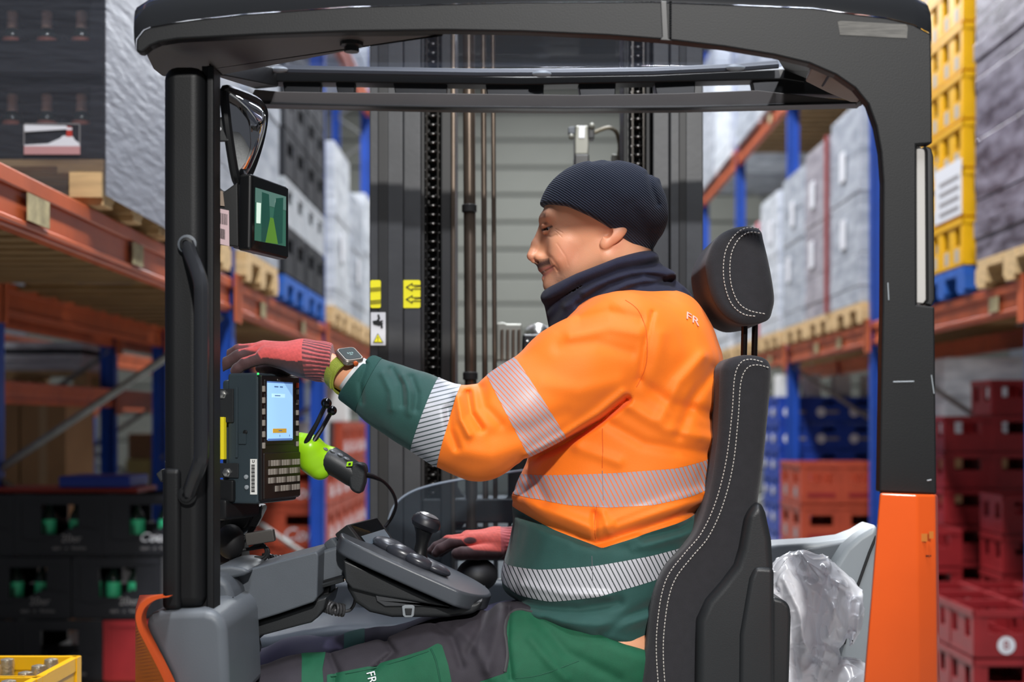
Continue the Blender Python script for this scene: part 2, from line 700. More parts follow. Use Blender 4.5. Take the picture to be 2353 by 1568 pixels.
# ------------------------------------------------------------------ pallet racks
def rack(label, xf, xr, ys, levels, top, deck=(), plates=()):
    s = 1 if xr > xf else -1
    root = empty('pallet_rack', (xf, ys[0], 0), label, 'rack')
    zz = [.36 + .74 * i for i in range(9)]
    post = brace = None
    for y in ys:
        for k, x in enumerate((xf, xr)):
            b = B()
            b.box(x - .05, x + .05, y - .004, y + .004, 0, top)
            b.box(x - .05, x - .044, y - .04, y + .04, 0, top)
            b.box(x + .044, x + .05, y - .04, y + .04, 0, top)
            u = b.done('upright', m_blue, root, smooth=False)
            B().box(x - .075, x + .075, y - .07, y + .07, 0, .008).done('base_plate', m_blue, u, smooth=False)
        for i in range(len(zz) - 1):
            a, c = (xf, xr) if i % 2 == 0 else (xr, xf)
            B().tube([(a, y + .012, zz[i]), (c, y + .012, zz[i + 1])], .019, 6).done('brace', m_galv, root)
    for (z0, z1) in levels:
        for y0, y1 in zip(ys, ys[1:]):
            for x in (xf - s * .02, xr):
                b = B()
                b.box(x - .022, x + .022, y0 + .045, y1 - .045, z0, z1)
                b.box(x - .03 * s - .004, x - .03 * s + .004, y0 + .05, y1 - .05, z0 + .012, z0 + .03)
                b.box(x - .03 * s - .006, x - .03 * s + .006, y0 + .05, y1 - .05, z1 - .05, z1 - .004)
                bm = b.done('beam', m_orange, root, bevel=.004, seg=1)
                for ye in (y0 + .03, y1 - .03):
                    B().box(x - s * .052 - .004, x - s * .052 + .004, ye - .045, ye + .045, z0 - .05, z1 + .02).done('connector', m_orange, bm, bevel=.002, seg=1)
                if x != xr:
                    for (py, w_) in plates:
                        if y0 < py < y1:
                            B().box(x - s * .0385 - .002, x - s * .0385 + .002, py - w_, py + w_, z0 + .032, z1 - .052).done('label_plate', m_label, bm)
    for (z, y0, y1, st) in deck:
        y = y0
        while y < y1:
            B().box(min(xf, xr) + .03, max(xf, xr) - .02, y, y + .1 + .02 * random.random(), z, z + .02).done('deck_board', m_wood_dark, root, smooth=False)
            y += st
    return root


LV = [(1.87, 2.03), (4.16, 4.32)]
rack('orange and blue pallet rack along the near side of the aisle behind the left pillar', -1.4, -2.5,
     [3.55, 6.75, 9.95, 13.15, 16.35, 19.55], LV, 6.2, deck=[(2.0, 3.7, 6.6, .19), (2.0, 7.0, 9.8, .3)],
     plates=[(3.98, .09), (5.02, .07), (7.5, .07), (8.9, .07)])
rack('second pallet rack row seen through the first one, dark blue posts', -2.86, -3.96,
     [6.75, 9.95, 13.15, 16.35], [(1.45, 1.58), (1.87, 2.03)], 6.2)
rack('orange and blue pallet rack behind the driver seat and the right pillar', 2.45, 3.55,
     [6.69, 9.68, 12.67, 15.66, 18.65], LV, 6.2, deck=[(2.0, 6.9, 9.5, .19), (2.0, 9.85, 12.5, .22), (4.29, 9.85, 12.5, .22), (4.29, 12.8, 15.5, .22)],
     plates=[(7.15, .07), (8.6, .07), (10.6, .07), (11.4, .07), (13.5, .07)])


# ------------------------------------------------------------------ pallets
def make_pallet(m):
    root = empty('pallet', (0, 0, 0))
    bd = B().box(-.6, .6, -.0725, .0725, .122, .144).done('deck_board', m, root, smooth=False)
    for i, y in enumerate((-.3275, -.164, 0, .164, .3275)):
        o = bd if i == 0 else bd.copy()
        if i:
            COL.objects.link(o)
        o.location.y = y
    cb = B().box(-.0725, .0725, -.4, .4, .1, .122).done('cross_board', m, root, smooth=False)
    bl = B().box(-.05, .05, -.0725, .0725, .022, .1).done('block', m, root, smooth=False)
    ru = B().box(-.6, .6, -.05, .05, 0, .022).done('runner', m, root, smooth=False)
    fi = {'cross_board': 0, 'block': 0, 'runner': 0}

    def cp(o, x, y):
        n = o.name.split('.')[0]
        if fi[n]:
            o = o.copy()
            COL.objects.link(o)
        fi[n] += 1
        o.location = (x, y, 0)
    for x in (-.5275, 0, .5275):
        cp(cb, x, 0)
        for y in (-.35, 0, .35):
            cp(bl, x * 1.043, y)
    for y in (-.35, 0, .35):
        cp(ru, 0, y)
    return root


_pal = {}


def pallet(x0, y0, z, label, m=None, y1=None, group='wooden pallets under the loads'):
    """Pallet whose aisle-side corner box starts at x0 (towards +X) and y0."""
    m = m or m_wood
    if m.name not in _pal:
        o = _pal[m.name] = make_pallet(m)
        tag(o, label, 'pallet', group)
    else:
        o = dup(_pal[m.name], (0, 0, 0), 0, label, group)
    o.location = (x0 + .6, y0 + .4, z)
    if y1:
        o.scale = (1, (y1 - y0) / .8, 1)
    return o


# ------------------------------------------------------------------ crates
def crate_body(w, d, h, wins_y, wins_x, m, name='beverage_crate', rim=.03, ribs=True):
    """Open crate; wins_*: (u0, u1, v0, v1) openings in the two Y-facing and the two X-facing walls."""
    b = B()
    t = .012

    def wall(L, wins, place_):
        us = sorted({0, L} | {L * u for q in wins for u in q[:2]})
        vs = sorted({.012, h - rim} | {h * v for q in wins for v in q[2:]})
        for u0, u1 in zip(us, us[1:]):
            for v0, v1 in zip(vs, vs[1:]):
                mu, mv = (u0 + u1) / 2 / L, (v0 + v1) / 2 / h
                if not any(q[0] < mu < q[1] and q[2] < mv < q[3] for q in wins):
                    place_(u0, u1, v0, v1)
    for s in (-1, 1):
        wall(w, wins_y, lambda a, c, e, f: b.box(a - w / 2, c - w / 2, s * (d / 2 - .006) - t / 2, s * (d / 2 - .006) + t / 2, e, f))
        wall(d, wins_x, lambda a, c, e, f: b.box(s * (w / 2 - .006) - t / 2, s * (w / 2 - .006) + t / 2, a - d / 2, c - d / 2, e, f))
        b.box(-w / 2, w / 2, s * (d / 2 - .003) - .011, s * (d / 2 - .003) + .005, h - rim, h)
        b.box(s * (w / 2 - .003) - .011, s * (w / 2 - .003) + .005, -d / 2, d / 2, h - rim, h)
        if ribs:
            b.box(-w / 2, w / 2, s * d / 2 - .003, s * d / 2 + .003, h * .04, h * .1)
            b.box(s * w / 2 - .003, s * w / 2 + .003, -d / 2, d / 2, h * .04, h * .1)
            for q in (-1, 1):
                b.box(q * (w / 2 - .016) - .016, q * (w / 2 - .016) + .016, s * d / 2 - .004, s * d / 2 + .004, .01, h)
                b.box(s * w / 2 - .004, s * w / 2 + .004, q * (d / 2 - .016) - .016, q * (d / 2 - .016) + .016, .01, h)
    b.box(-w / 2 + .01, w / 2 - .01, -d / 2 + .01, d / 2 - .01, 0, .012)
    for i in (1, 2):
        b.box(-w / 2 + w * i / 3 - .003, -w / 2 + w * i / 3 + .003, -d / 2 + .01, d / 2 - .01, .012, h * .5)
    b.box(-w / 2 + .01, w / 2 - .01, -.003, .003, .012, h * .5)
    return b.done(name, m, None, smooth=False)


def copy1(o, loc, label=None, group=None, rotz=0.):
    return dup(o, loc, rotz, label, group)


FY = lambda x, y, z: frame((x, y, z), (1, 0, 0), (0, -1, 0))       # lettering facing the camera
FX = lambda x, y, z: frame((x, y, z), (0, -1, 0), (-1, 0, 0))      # lettering facing -X (right rack)
FXp = lambda x, y, z: frame((x, y, z), (0, 1, 0), (1, 0, 0))       # lettering facing +X (left rack)


class Stack:
    """Places copies of one crate kind; the first call uses the crate itself."""

    def __init__(self, proto, cat, group):
        self.p, self.n = proto, 0
        tag(proto, None, cat, group)
        self.group = group

    def put(self, x, y, z, label, group=None, rotz=0.):
        self.n += 1
        if self.n == 1:
            KIDS(self.p)
            for k in KIDS(self.p):
                KIDS(k)
            self.p.location = (x, y, z)
            self.p.rotation_euler.z = rotz
            self.p['label'] = label
            if group:
                self.p['group'] = group
            return self.p
        return copy1(self.p, (x, y, z), label, group or self.group, rotz)


ORD = ['lowest', 'second', 'third', 'fourth', 'fifth', 'sixth', 'seventh', 'eighth']

# --- left rack, first pallet: black crates under film
BC = Stack(crate_body(.398, .396, .262, [(.12, .9, .42, .86)], [(.25, .75, .5, .8)], m_cr_black), 'crate', 'black crates under stretch film')
pallet(-2.5, 4.46, 2.03, 'wooden pallet under the film wrapped black crates on the left rack')
Z0 = 2.174
nm = ['nearest the aisle', 'in the middle', 'at the far inner end']
for c in range(3):
    for r in range(6):
        for q in range(2):
            BC.put(-1.5 - .4 * c, 4.66 + .4 * q, Z0 + .264 * r,
                   f'wrapped black crate {nm[c]}, {ORD[r]} from below, {"front" if q == 0 else "rear"} row')
b = B()
for (x0, x1, y0, y1) in ((-2.512, -1.29, 4.452, 4.454), (-2.512, -1.29, 5.268, 5.27), (-1.292, -1.29, 4.452, 5.27), (-2.512, -2.51, 4.452, 5.27)):
    b.box(x0, x1, y0, y1, 2.06, Z0 + .264 * 6 + .01)
_fm = bpy.data.materials.new('stretch_film_glancing')
_fm.use_nodes = True
_nt = _fm.node_tree
_b = _nt.nodes['Principled BSDF']
_b.inputs['Base Color'].default_value = rgb('888b95')
_b.inputs['Roughness'].default_value = .42
_tr = _nt.nodes.new('ShaderNodeBsdfTransparent')
_mx = _nt.nodes.new('ShaderNodeMixShader')
_lw = _nt.nodes.new('ShaderNodeLayerWeight')
_lw.inputs[0].default_value = .5
_mr = _nt.nodes.new('ShaderNodeMapRange')
_mr.inputs[1].default_value, _mr.inputs[2].default_value = .15, .85
_mr.inputs[3].default_value, _mr.inputs[4].default_value = .1, .96
_tc = _nt.nodes.new('ShaderNodeTexCoord')
_mp = _nt.nodes.new('ShaderNodeMapping')
_mp.inputs['Scale'].default_value = (2, 2, 9)
_mp.inputs['Rotation'].default_value = (.5, 0, 0)
_no = _nt.nodes.new('ShaderNodeTexNoise')
_no.inputs['Scale'].default_value = 4
_no.inputs['Detail'].default_value = 6
_bp = _nt.nodes.new('ShaderNodeBump')
_bp.inputs['Strength'].default_value = .35
_bp.inputs['Distance'].default_value = .02
L = _nt.links.new
L(_tc.outputs['Object'], _mp.inputs[0]); L(_mp.outputs[0], _no.inputs['Vector']); L(_no.outputs[0], _bp.inputs['Height'])
L(_bp.outputs[0], _b.inputs['Normal']); L(_lw.outputs['Facing'], _mr.inputs[0]); L(_mr.outputs[0], _mx.inputs[0])
L(_tr.outputs[0], _mx.inputs[1]); L(_b.outputs[0], _mx.inputs[2]); L(_mx.outputs[0], _nt.nodes['Material Output'].inputs[0])
fw = b.done('stretch_wrap', _fm, None, smooth=False)
tag(fw, 'clear stretch film wrapped round the black crates on the left rack', 'film')
# picture label printed on the lowest crate, and caps showing in the openings
lab = empty('crate_label', (-1.5, 4.448, 2.25))
lab.parent = BC.p
lab.matrix_parent_inverse = Matrix.Translation(-BC.p.location)
lab['label'] = 'picture label with a small red and white tower'
x_, z_ = lambda px: (px - CX) * 4.449 / F, lambda py: CZ - (py - CY) * 4.449 / F


def flat(name, pix, Y, m, parent, t=.001):
    return B().poly([W(px, py, Y) for px, py in pix], (0, t, 0)).done(name, m, parent, smooth=False)


for nm_, pix in (('border', [(54, 284), (184, 284), (184, 286), (54, 286)]), ('border', [(54, 284), (56, 284), (56, 334), (54, 334)]), ('border', [(182, 284), (184, 284), (184, 334), (182, 334)])):
    flat(nm_, pix, 4.449, m_dimwhite, lab)
flat('light_beam', [(55, 287), (152, 289), (158, 294), (155, 297), (57, 303)], 4.4492, m_white, lab)
flat('tower', [(154, 290), (165, 292), (166, 314), (152, 314)], 4.4488, m_redprint, lab)
flat('tower_cap', [(153, 293), (166, 294), (165, 299), (153, 299)], 4.4486, m_white, lab)
flat('hill', [(56, 333), (110, 330), (138, 318), (144, 312), (166, 312), (172, 322), (184, 330), (184, 336), (56, 336)], 4.4491, m_white, lab)
flat('text_band', [(55, 336), (184, 336), (184, 355), (55, 355)], 4.449, m_pink, lab)


def make_bottle(name, label_m, cap_m, h=.26, r=.032, foil=False, foil_m=None):
    root = empty(name, (0, 0, 0))
    B().lathe([(r * .9, 0), (r, .008), (r, h * .6), (r * .8, h * .68), (r * .42, h * .76), (r * .38, h * .96), (r * .38, h * .985)], 14).done('glass_body', m_glass_b, root)
    B().lathe([(r + .0006, h * .3), (r + .0006, h * .58)], 14).done('paper_label', label_m, root)
    if foil:
        B().lathe([(r * .56, h * .74), (r * .5, h * .88), (r * .55, h * .96), (r * .5, h * 1.0), (r * .2, h * 1.01)], 12).done('foil', foil_m or m_foil, root)
    else:
        B().lathe([(r * .42, h * .95), (r * .47, h * .955), (r * .44, h * .995), (r * .2, h)], 14).done('cap', cap_m, root)
    return root


BT = Stack(make_bottle('bottle', mat('label_rose', 'b06a5a', .5), None, .205, foil=True, foil_m=mat('cap_rose', 'e0b8a4', .5)), 'bottle', 'bottles in the wrapped black crates')
for r in range(6):
    for i, x in enumerate((-1.61, -1.50, -1.39)):
        BT.put(x, 4.53, Z0 + .264 * r + .013, f'bottle in the {ORD[r]} wrapped black crate from below, {["farthest from aisle", "middle one", "nearest aisle"][i]}')


# --- closed pallet loads
def load(x0, x1, y0, y1, z0, z1, m, label, tops=.02, strips=None, sheets=0, group='film wrapped pallet loads'):
    root = empty('wrapped_load', ((x0 + x1) / 2, (y0 + y1) / 2, z0), label, 'pallet load', group)
    b = B()
    nx, ny, nz = 3, 3, max(2, int((z1 - z0) / .3))
    dz = (z1 - z0) / nz
    for k in range(nz):
        j = [random.uniform(-.003, .003) for _ in range(4)]
        b.box(x0 + j[0], x1 + j[1], y0 + j[2], y1 + j[3], z0 + k * dz, z0 + (k + 1) * dz - .001)
    b.done('film', m, root, bevel=.006, seg=2)
    for z in (z0 + .12, z0 + .55 * (z1 - z0)):
        B().box(x0 - .006, x1 + .006, y0 - .006, y1 + .006, z, z + .09).done('film_band', m, root, bevel=.003)
    xa = x0 - .012 if (x0 > 0) else x1 + .012
    for i in range(sheets):
        y = y0 + (y1 - y0) * random.uniform(.25, .6)
        z = z0 + (z1 - z0) * (.3 + .35 * i)
        B().box(xa - .002, xa + .002, y, y + .15, z, z + .21).done('paper_sheet', m_white, root, smooth=False)
    if strips:
        B().box(xa - .01, xa + .01, y0 - .015, y0 + .05, z0, z1).done('corner_strip', strips, root, bevel=.003)
    return root


m_maroon = mat('strip_maroon', '8a3230', .5)
WL = 'wrapped pallet load on the left rack'
for (y0, y1, zt, m, lb, pl) in [
    (5.4, 6.64, 3.72, m_w_grey, 'large grey film ' + WL + ' beside the left pillar', 'long wooden pallet beside the left pillar'),
    (6.86, 7.74, 3.6, m_w_blue, 'pale blue grey ' + WL + ' behind the camera screen', 'wooden pallet below the camera screen')]:
    pallet(-2.5, y0, 2.03, pl, y1=y1)
    load(-2.49, -1.3, y0, y1, Z0, zt, m, lb)
# black and grey crates on blue pallets
DC = Stack(crate_body(.398, .39, .272, [(.25, .75, .5, .8)], [(.25, .75, .5, .8)], m_cr_black), 'crate', 'dark crates on the blue pallets')
GC = Stack(crate_body(.398, .39, .272, [(.25, .75, .5, .8)], [(.25, .75, .5, .8)], m_cr_grey), 'crate', 'grey crates in the dark stack')
for j, y0 in enumerate((7.92, 8.76)):
    pallet(-2.5, y0, 2.03, ['blue pallet under the nearer stack of dark crates', 'blue pallet under the farther stack of dark crates'][j], m_pal_blue, group='blue pallets on the left rack')
    for q in range(2):
        for c in range(3):
            for r in range(5):
                S = GC if r == 1 else DC
                S.put(-1.5 - .4 * c, y0 + .2 + .4 * q, Z0 + .274 * r,
                      f'{"grey" if r == 1 else "black"} crate on {["nearer", "farther"][j]} blue pallet, {ORD[r]} layer, {["outer", "middle", "inner"][c]} column, {"front" if q == 0 else "rear"} row')
for (y0, y1, zt, m, lb) in [(10.1, 11.0, 3.35, m_w_white, 'bright white film ' + WL + ', nearest of the white ones'),
                            (11.1, 12.0, 3.15, m_w_blue, 'pale bluish ' + WL + ' between the white ones'),
                            (12.1, 13.0, 3.3, m_w_white, 'white film ' + WL + ' beside the mast'),
                            (13.3, 14.4, 3.3, m_w_grey, 'grey film ' + WL + ' partly behind the mast')]:
    pallet(-2.5, y0, 2.03, 'wooden pallet under the ' + lb.split(' ' + WL)[0] + ' load ' + ('by the mast' if y0 > 12 else 'down the aisle'), y1=y1)
    load(-2.49, -1.3, y0, y1, Z0, zt, m, lb, sheets=1)
for (y0, y1, m, lb) in [(6.9, 8.1, m_w_mauve, 'mauve wrapped load on the upper level of the left rack'), (8.3, 9.6, m_w_grey, 'grey wrapped load on the upper level of the left rack'),
                        (10.2, 11.4, mat('wrap_rust', '8a4a3a', .4, var=.2), 'rust brown load on the upper level of the left rack'), (11.6, 12.9, m_w_blue, 'blue grey load on the upper level of the left rack')]:
    load(-2.49, -1.35, y0, y1, 4.32, 5.6, m, lb)

# --- right rack level one
WR = 'wrapped pallet load on the right rack'
pallet(2.35, 6.4, 2.03, 'wooden pallet at the right picture edge', y1=7.36)
NL = load(2.36, 3.5, 6.42, 7.34, Z0, 4.05, m_w_dark, 'dark mauve streaky ' + WR + ' beside the yellow crates')
YC = Stack(crate_body(.296, .396, .256, [(.2, .8, .5, .8)], [(.14, .36, .45, .85), (.64, .86, .45, .85)], m_cr_yellow), 'crate', 'yellow crates on the right rack')
_yp = YC.p
for s in (-1, 1):
    for u in (-.09, .09):
        B().box(s * .149 - .0015, s * .149 + .0015, u - .035, u + .035, .03, .1).done('grey_print', mat('print_tin', 'a8a49c', .5), _yp, smooth=False)
pallet(2.35, 7.5, 2.03, 'blue pallet under the yellow crates', m_pal_blue, group='blue pallet on the right rack')
for r in range(7):
    for c in range(4):
        for q in range(2):
            YC.put(2.5 + .298 * c, 7.71 + .4 * q, Z0 + .258 * r, f'yellow rack crate, {ORD[r]} from below, {["aisle", "second", "third", "innermost"][c]} column, {"near" if q == 0 else "far"} row')
ps = B().box(2.343, 2.347, 7.52, 8.0, Z0 + .258 + .02, Z0 + .258 * 2 + .06).done('paper_notice', m_white, None, smooth=False)
tag(ps, 'large white printed sheet stuck on the yellow crates', 'paper sheet')
for i in range(4):
    B().box(2.341, 2.343, 7.56, 7.9, Z0 + .31 + .055 * i, Z0 + .33 + .055 * i).done('print_line', m_dimwhite, ps, smooth=False)
RL = [(9.78, 10.66, 3.57, m_w_blue, 'pale grey ' + WR + ' next to the right pillar', None), (10.76, 11.62, 3.52, m_w_mauve, 'mauve ' + WR + ' with a maroon corner strip', m_maroon),
      (11.7, 12.6, 3.47, m_w_blue, 'pale grey ' + WR + ' behind the maroon strip', None), (12.85, 13.75, 3.45, m_w_white, 'whitish ' + WR + ' just behind the head restraint', None),
      (13.85, 14.7, 3.3, m_w_white, 'white ' + WR + ' with pinkish print', mat('strip_pink', 'c25a60', .5)), (14.8, 15.5, 3.1, m_w_grey, 'grey ' + WR + ' left of the head restraint', None),
      (15.8, 16.8, 3.3, m_w_white, 'far white ' + WR + ' by the mast', None), (17.0, 18.4, 3.2, m_w_blue, 'farthest pale ' + WR, None)]
for (y0, y1, zt, m, lb, st) in RL:
    pallet(2.35, y0, 2.03, 'wooden pallet under the ' + lb.replace(WR, 'load'), y1=y1)
    load(2.35, 3.5, y0, y1, Z0, zt, m, lb, strips=st, sheets=2)
for (y0, y1, m, lb) in [(12.8, 14.0, m_w_white, 'white load on the upper level of the right rack, nearest'), (14.1, 15.4, m_w_blue, 'bluish load on the upper level of the right rack'),
                        (15.8, 17.0, m_w_white, 'white load on the upper level of the right rack, by the mast'), (17.1, 18.5, m_w_grey, 'grey load on the upper level, farthest right rack bay'),
                        (9.8, 11.0, m_w_mauve, 'mauve load on the upper level above the right pillar'), (11.1, 12.4, m_w_grey, 'grey load on the upper level beside the mauve one')]:
    load(2.36, 3.5, y0, y1, 4.32, 5.9, m, lb)

# --- right rack floor level
BL = Stack(crate_body(.296, .396, .237, [(.3, .7, .68, .85)], [(.3, .7, .68, .85)], m_cr_blue), 'crate', 'blue crates under the right rack')
_p = BL.p
for s in (-1, 1):
    ft = frame((-.07, -.2 - .005, .1), (1, 0, 0), (0, -1, 0)) if s < 0 else frame((-.15 - .005, .09, .1), (0, -1, 0), (-1, 0, 0))
    B().lathe([(.042, 0), (.042, .002)], 16, ft).done('round_logo', m_white, _p)
    B().box(.035, .16, -.012, .012, 0, .002, ft).done('name_bar', m_dimwhite, _p, smooth=False)
pallet(2.35, 12.8, 0, 'floor pallet under the blue crates')
for r in range(6):
    for c in range(4):
        for q in range(2):
            BL.put(2.5 + .298 * c, 13.0 + .4 * q, .144 + .239 * r, f'blue crate with white logo, {ORD[r]} layer, {["aisle", "second", "third", "innermost"][c]} column, {"near" if q == 0 else "far"} row')
GAP = Stack(B().box(-.07, .07, -.1, .1, 0, .2).done('carton', m_carton_w, None, bevel=.004), 'carton', 'white blocks standing in for bright gaps')  # white blocks added for the bright gaps seen through to the back
for i, x in enumerate((2.43, 2.68, 2.95, 3.22)):
    GAP.put(x, 13.0, .144 + .239 * 6, f'white block standing in for a bright gap, {["first", "second", "third", "fourth"][i]} from the aisle')
RB = Stack(crate_body(.296, .396, .3, [(.22, .78, .5, .76)], [(.25, .75, .5, .76)], m_cr_brick), 'crate', 'brick red crates between the seat and right pillar')
B().box(-.1, .1, -.204, -.2, .06, .085).done('name_bar', m_cr_red, RB.p, smooth=False)
B().box(-.152, -.149, -.05, .05, .05, .12).done('name_patch', m_dimwhite, RB.p, smooth=False)
pallet(2.05, 10.3, 0, 'floor pallet under the brick red crates')
for r in range(3):
    for c in range(4):
        for q in range(2):
            RB.put(2.2 + .298 * c, 10.5 + .4 * q, .144 + .302 * r, f'brick red crate, {ORD[r]} layer, {["aisle", "second", "third", "innermost"][c]} column, {"near" if q == 0 else "far"} row')
RC = Stack(crate_body(.3, .396, .23, [(.22, .78, .52, .84)], [(.15, .35, .4, .8), (.65, .85, .4, .8)], m_cr_red), 'crate', 'red crates right of the truck')
ft = frame((0, -.2035, .065), (1, 0, 0), (0, -1, 0))
RD = Stack(RC.p.copy(), 'crate', 'shaded red crates under the right rack')
COL.objects.link(RD.p)
rl = B().lathe([(.042, 0), (.042, .0015)], 24, ft).done('round_emblem', m_white, RC.p)
text('letter', 'B', m_cr_red, frame((0, -.2055, .065), (1, 0, 0), (0, -1, 0)), .06, rl)
for r in range(2):
    for c in range(3):
        for q in range(3):
            (RC if q == 0 else RD).put(2.3 + .304 * c, 6.9 + .4 * q, .001 + .231 * r, f'red crate with emblem by the orange panel, {["lower", "upper"][r]} layer, {["aisle", "middle", "inner"][c]} column, {["front", "middle", "rear"][q]} row', 'low red crates right of the truck')
for r in range(4):
    RD.put(2.95, 8.4, .001 + .231 * r, f'red crate in the single tall column behind the low crates, {ORD[r]} from below')
for j, (x, y, n_) in enumerate(((3.15, 9.2, 7), (2.85, 9.2, 6), (3.46, 9.2, 7), (2.55, 8.85, 3))):
    for r in range(n_):
        RD.put(x, y, .001 + .231 * r, f'dark red shaded crate, {["third", "second", "fourth", "first"][j]} column from the aisle, {ORD[r]} layer')
load(2.98, 3.6, 9.9, 10.25, 1.2, 1.8, m_w_white, 'white wrapped load standing behind the shaded red crates')
o = B().box(2.98, 3.6, 9.9, 10.25, 0, 1.19).done('carton_stack', m_card, None, bevel=.005)
tag(o, 'brown carton under the white load in the shaded bay', 'carton')

# --- left rack floor level: black crates with bottles, front row faces the camera
AC = Stack(crate_body(.404, .4, .286, [(.3, .72, .36, .84)], [(.3, .7, .4, .8)], m_cr_black), 'crate', 'black crates with bottles under the left rack')
_p = AC.p
_arc = [(-.2, .09), (-.12, .075), (-.05, .08), (.0, .1), (.05, .13), (.1, .14), (.2, .12), (.2, .02), (-.2, .02)]
B().poly([(x, -.206, z) for x, z in _arc], (0, .004, 0)).done('swoosh_panel', m_cr_black, _p, bevel=.002)
text('print_word', '20er', m_dimwhite, frame((.06, -.2075, .085), (1, 0, 0), (0, -1, 0)), .05, _p)
tag(text('print_line', 'alpin   o   frisches', m_dimwhite, frame((.05, -.2075, .042), (1, 0, 0), (0, -1, 0)), .022, _p), kind='stuff')
GB = Stack(make_bottle('bottle', m_green_l, m_cap, .268, .034), 'bottle', 'green labelled bottles in the black crates')
rows = [(.73, [-2.51, -2.105, -1.7]), (.442, [-2.66, -2.25, -1.84, -1.68]), (.154, [-2.51, -2.105])]
pallet(-2.62, 6.42, 0, 'floor pallet under the black bottle crates', group='floor pallets')
for ri, (z, xs) in enumerate(rows):
    for i, x in enumerate(xs):
        if ri == 1 and i == 3:
            continue
        ac = AC.put(x, 6.72, z, f'black bottle crate, {["top", "middle", "bottom"][ri]} layer, {["farthest from the truck", "middle one", "nearest the truck"][i]}')
        if ri == 0 and i == 2:
            ac_near = ac
for i, x in enumerate((-2.17, -2.04, -1.76, -1.63)):
    GB.put(x, 6.58, .745, f'green labelled bottle in the top black crates, {ORD[i]} counting towards the truck'.replace('lowest', 'first'))
for i, x in enumerate((-2.32, -2.2, -1.96, -1.87, -1.77, -1.69)):
    GB.put(x, 6.58, .457, f'green labelled bottle in the middle black crates, {ORD[i]} counting towards the truck'.replace('lowest', 'first'))
o = crate_body(.4, .4, .286, [(.45, .8, .3, .85)], [(.3, .7, .4, .8)], m_cr_red)
tag(o, 'bright red crate low under the left rack beside the black bottle crates', 'crate')
o.location = (-1.7, 6.72, .154)
GB.put(-1.66, 6.58, .168, 'green labelled bottle in the bright red crate')
text('script_word', 'Coca', m_white, frame((-1.67, 6.51, .82), (1, 0, 0), (0, -1, 0)), .06, None, shear=.3)
_t = bpy.data.objects['script_word']
_t.parent = ac_near
_t.matrix_parent_inverse = Matrix.Translation(-ac_near.location)
o = B().box(-2.6, -1.75, 6.55, 6.9, 1.02, 1.045).done('tray', mat('tray_red', '8f2a1e', .4), None, bevel=.008)
tag(o, 'flat dark red tray lying on the black crates', 'tray')
o = B().box(-2.12, -1.79, 6.56, 6.9, 1.046, 1.1).done('plastic_box', mat('tray_blue', '14308c', .4), None, bevel=.01)
tag(o, 'dark blue plastic box on the red tray', 'box')
# cartons and loads further back on the left
for i, (x0, x1, y0, zt, m, lb) in enumerate([(-3.42, -3.16, 9.0, 1.55, m_card, 'brown carton stack under the second rack, outer one'), (-3.15, -2.86, 9.0, 1.57, m_card, 'brown carton stack under the second rack, beside the blue post')]):
    r_ = empty('carton', ((x0 + x1) / 2, y0 + .3, 0), lb, 'carton', 'brown cartons')
    B().box(x0, x1, y0, y0 + .6, 0, zt).done('box_body', m, r_, bevel=.006)
    B().box((x0 + x1) / 2 - .025, (x0 + x1) / 2 + .025, y0 - .002, y0 + .6, .1, zt + .002).done('packing_tape', mat('packing_tape', 'a58a68', .35), r_)
pallet(-4.35, 10.4, 1.58, 'wooden pallet on the second rack with white goods')
load(-4.3, -3.2, 10.42, 11.18, 1.724, 1.86, m_w_white, 'low white wrapped goods on the second rack')
for i, (x0, x1, z0, z1, m, lb) in enumerate([(-3.68, -3.45, 0, 1.0, m_card_yel, 'pale yellow carton under the second rack, left'), (-3.44, -3.24, 0, .99, m_card_yel, 'pale yellow carton beside the left pillar'), (-3.66, -3.25, 1.005, 1.24, m_card, 'flat brown carton on the pale yellow cartons')]):
    o = B().box(x0, x1, 13.35, 13.8, z0, z1).done('carton', m, None, bevel=.006)
    tag(o, lb, 'carton')
# red crates further along the left rack
LR = Stack(crate_body(.396, .396, .3, [(.25, .75, .55, .8)], [(.25, .75, .55, .8)], m_cr_brick), 'crate', 'brick red crates under the left rack')
for f_ in (frame((0, -.203, .1), (1, 0, 0), (0, -1, 0)), frame((.203, 0, .1), (0, 1, 0), (1, 0, 0))):
    text('script_logo', 'Cola', m_white, f_, .13, LR.p, shear=.3)
for q in range(3):
    pallet(-2.55, 10.1 + .85 * q, 0, f'floor pallet under the red crates of the left rack, {["nearest", "middle", "farthest"][q]}')
    for c in range(3):
        for r in range(4 if q else 3):
            for k in range(2):
                LR.put(-1.55 - .4 * c, 10.3 + .85 * q + .4 * k, .144 + .302 * r, f'red left rack crate, {["first", "second", "third"][q]} pallet, {ORD[r]} layer, {["aisle", "middle", "inner"][c]} column, {"near" if k == 0 else "far"} row')
for i, (x, y, z) in enumerate(((-1.5, 10.4, 1.05), (-1.5, 10.75, 1.05), (-1.75, 10.4, 1.05), (-1.45, 11.3, 1.355))):
    o = B().box(x - .1, x + .1, y - .1, y + .1, z, z + .3).done('carton', m_carton_w if i != 1 else m_cr_black, None, bevel=.005)
    tag(o, f'{"dark" if i == 1 else "white"} carton on the red crates of the left rack, ' + ['nearest the aisle', 'just behind the white one', 'farther inside', 'on the taller stack'][i], 'carton')

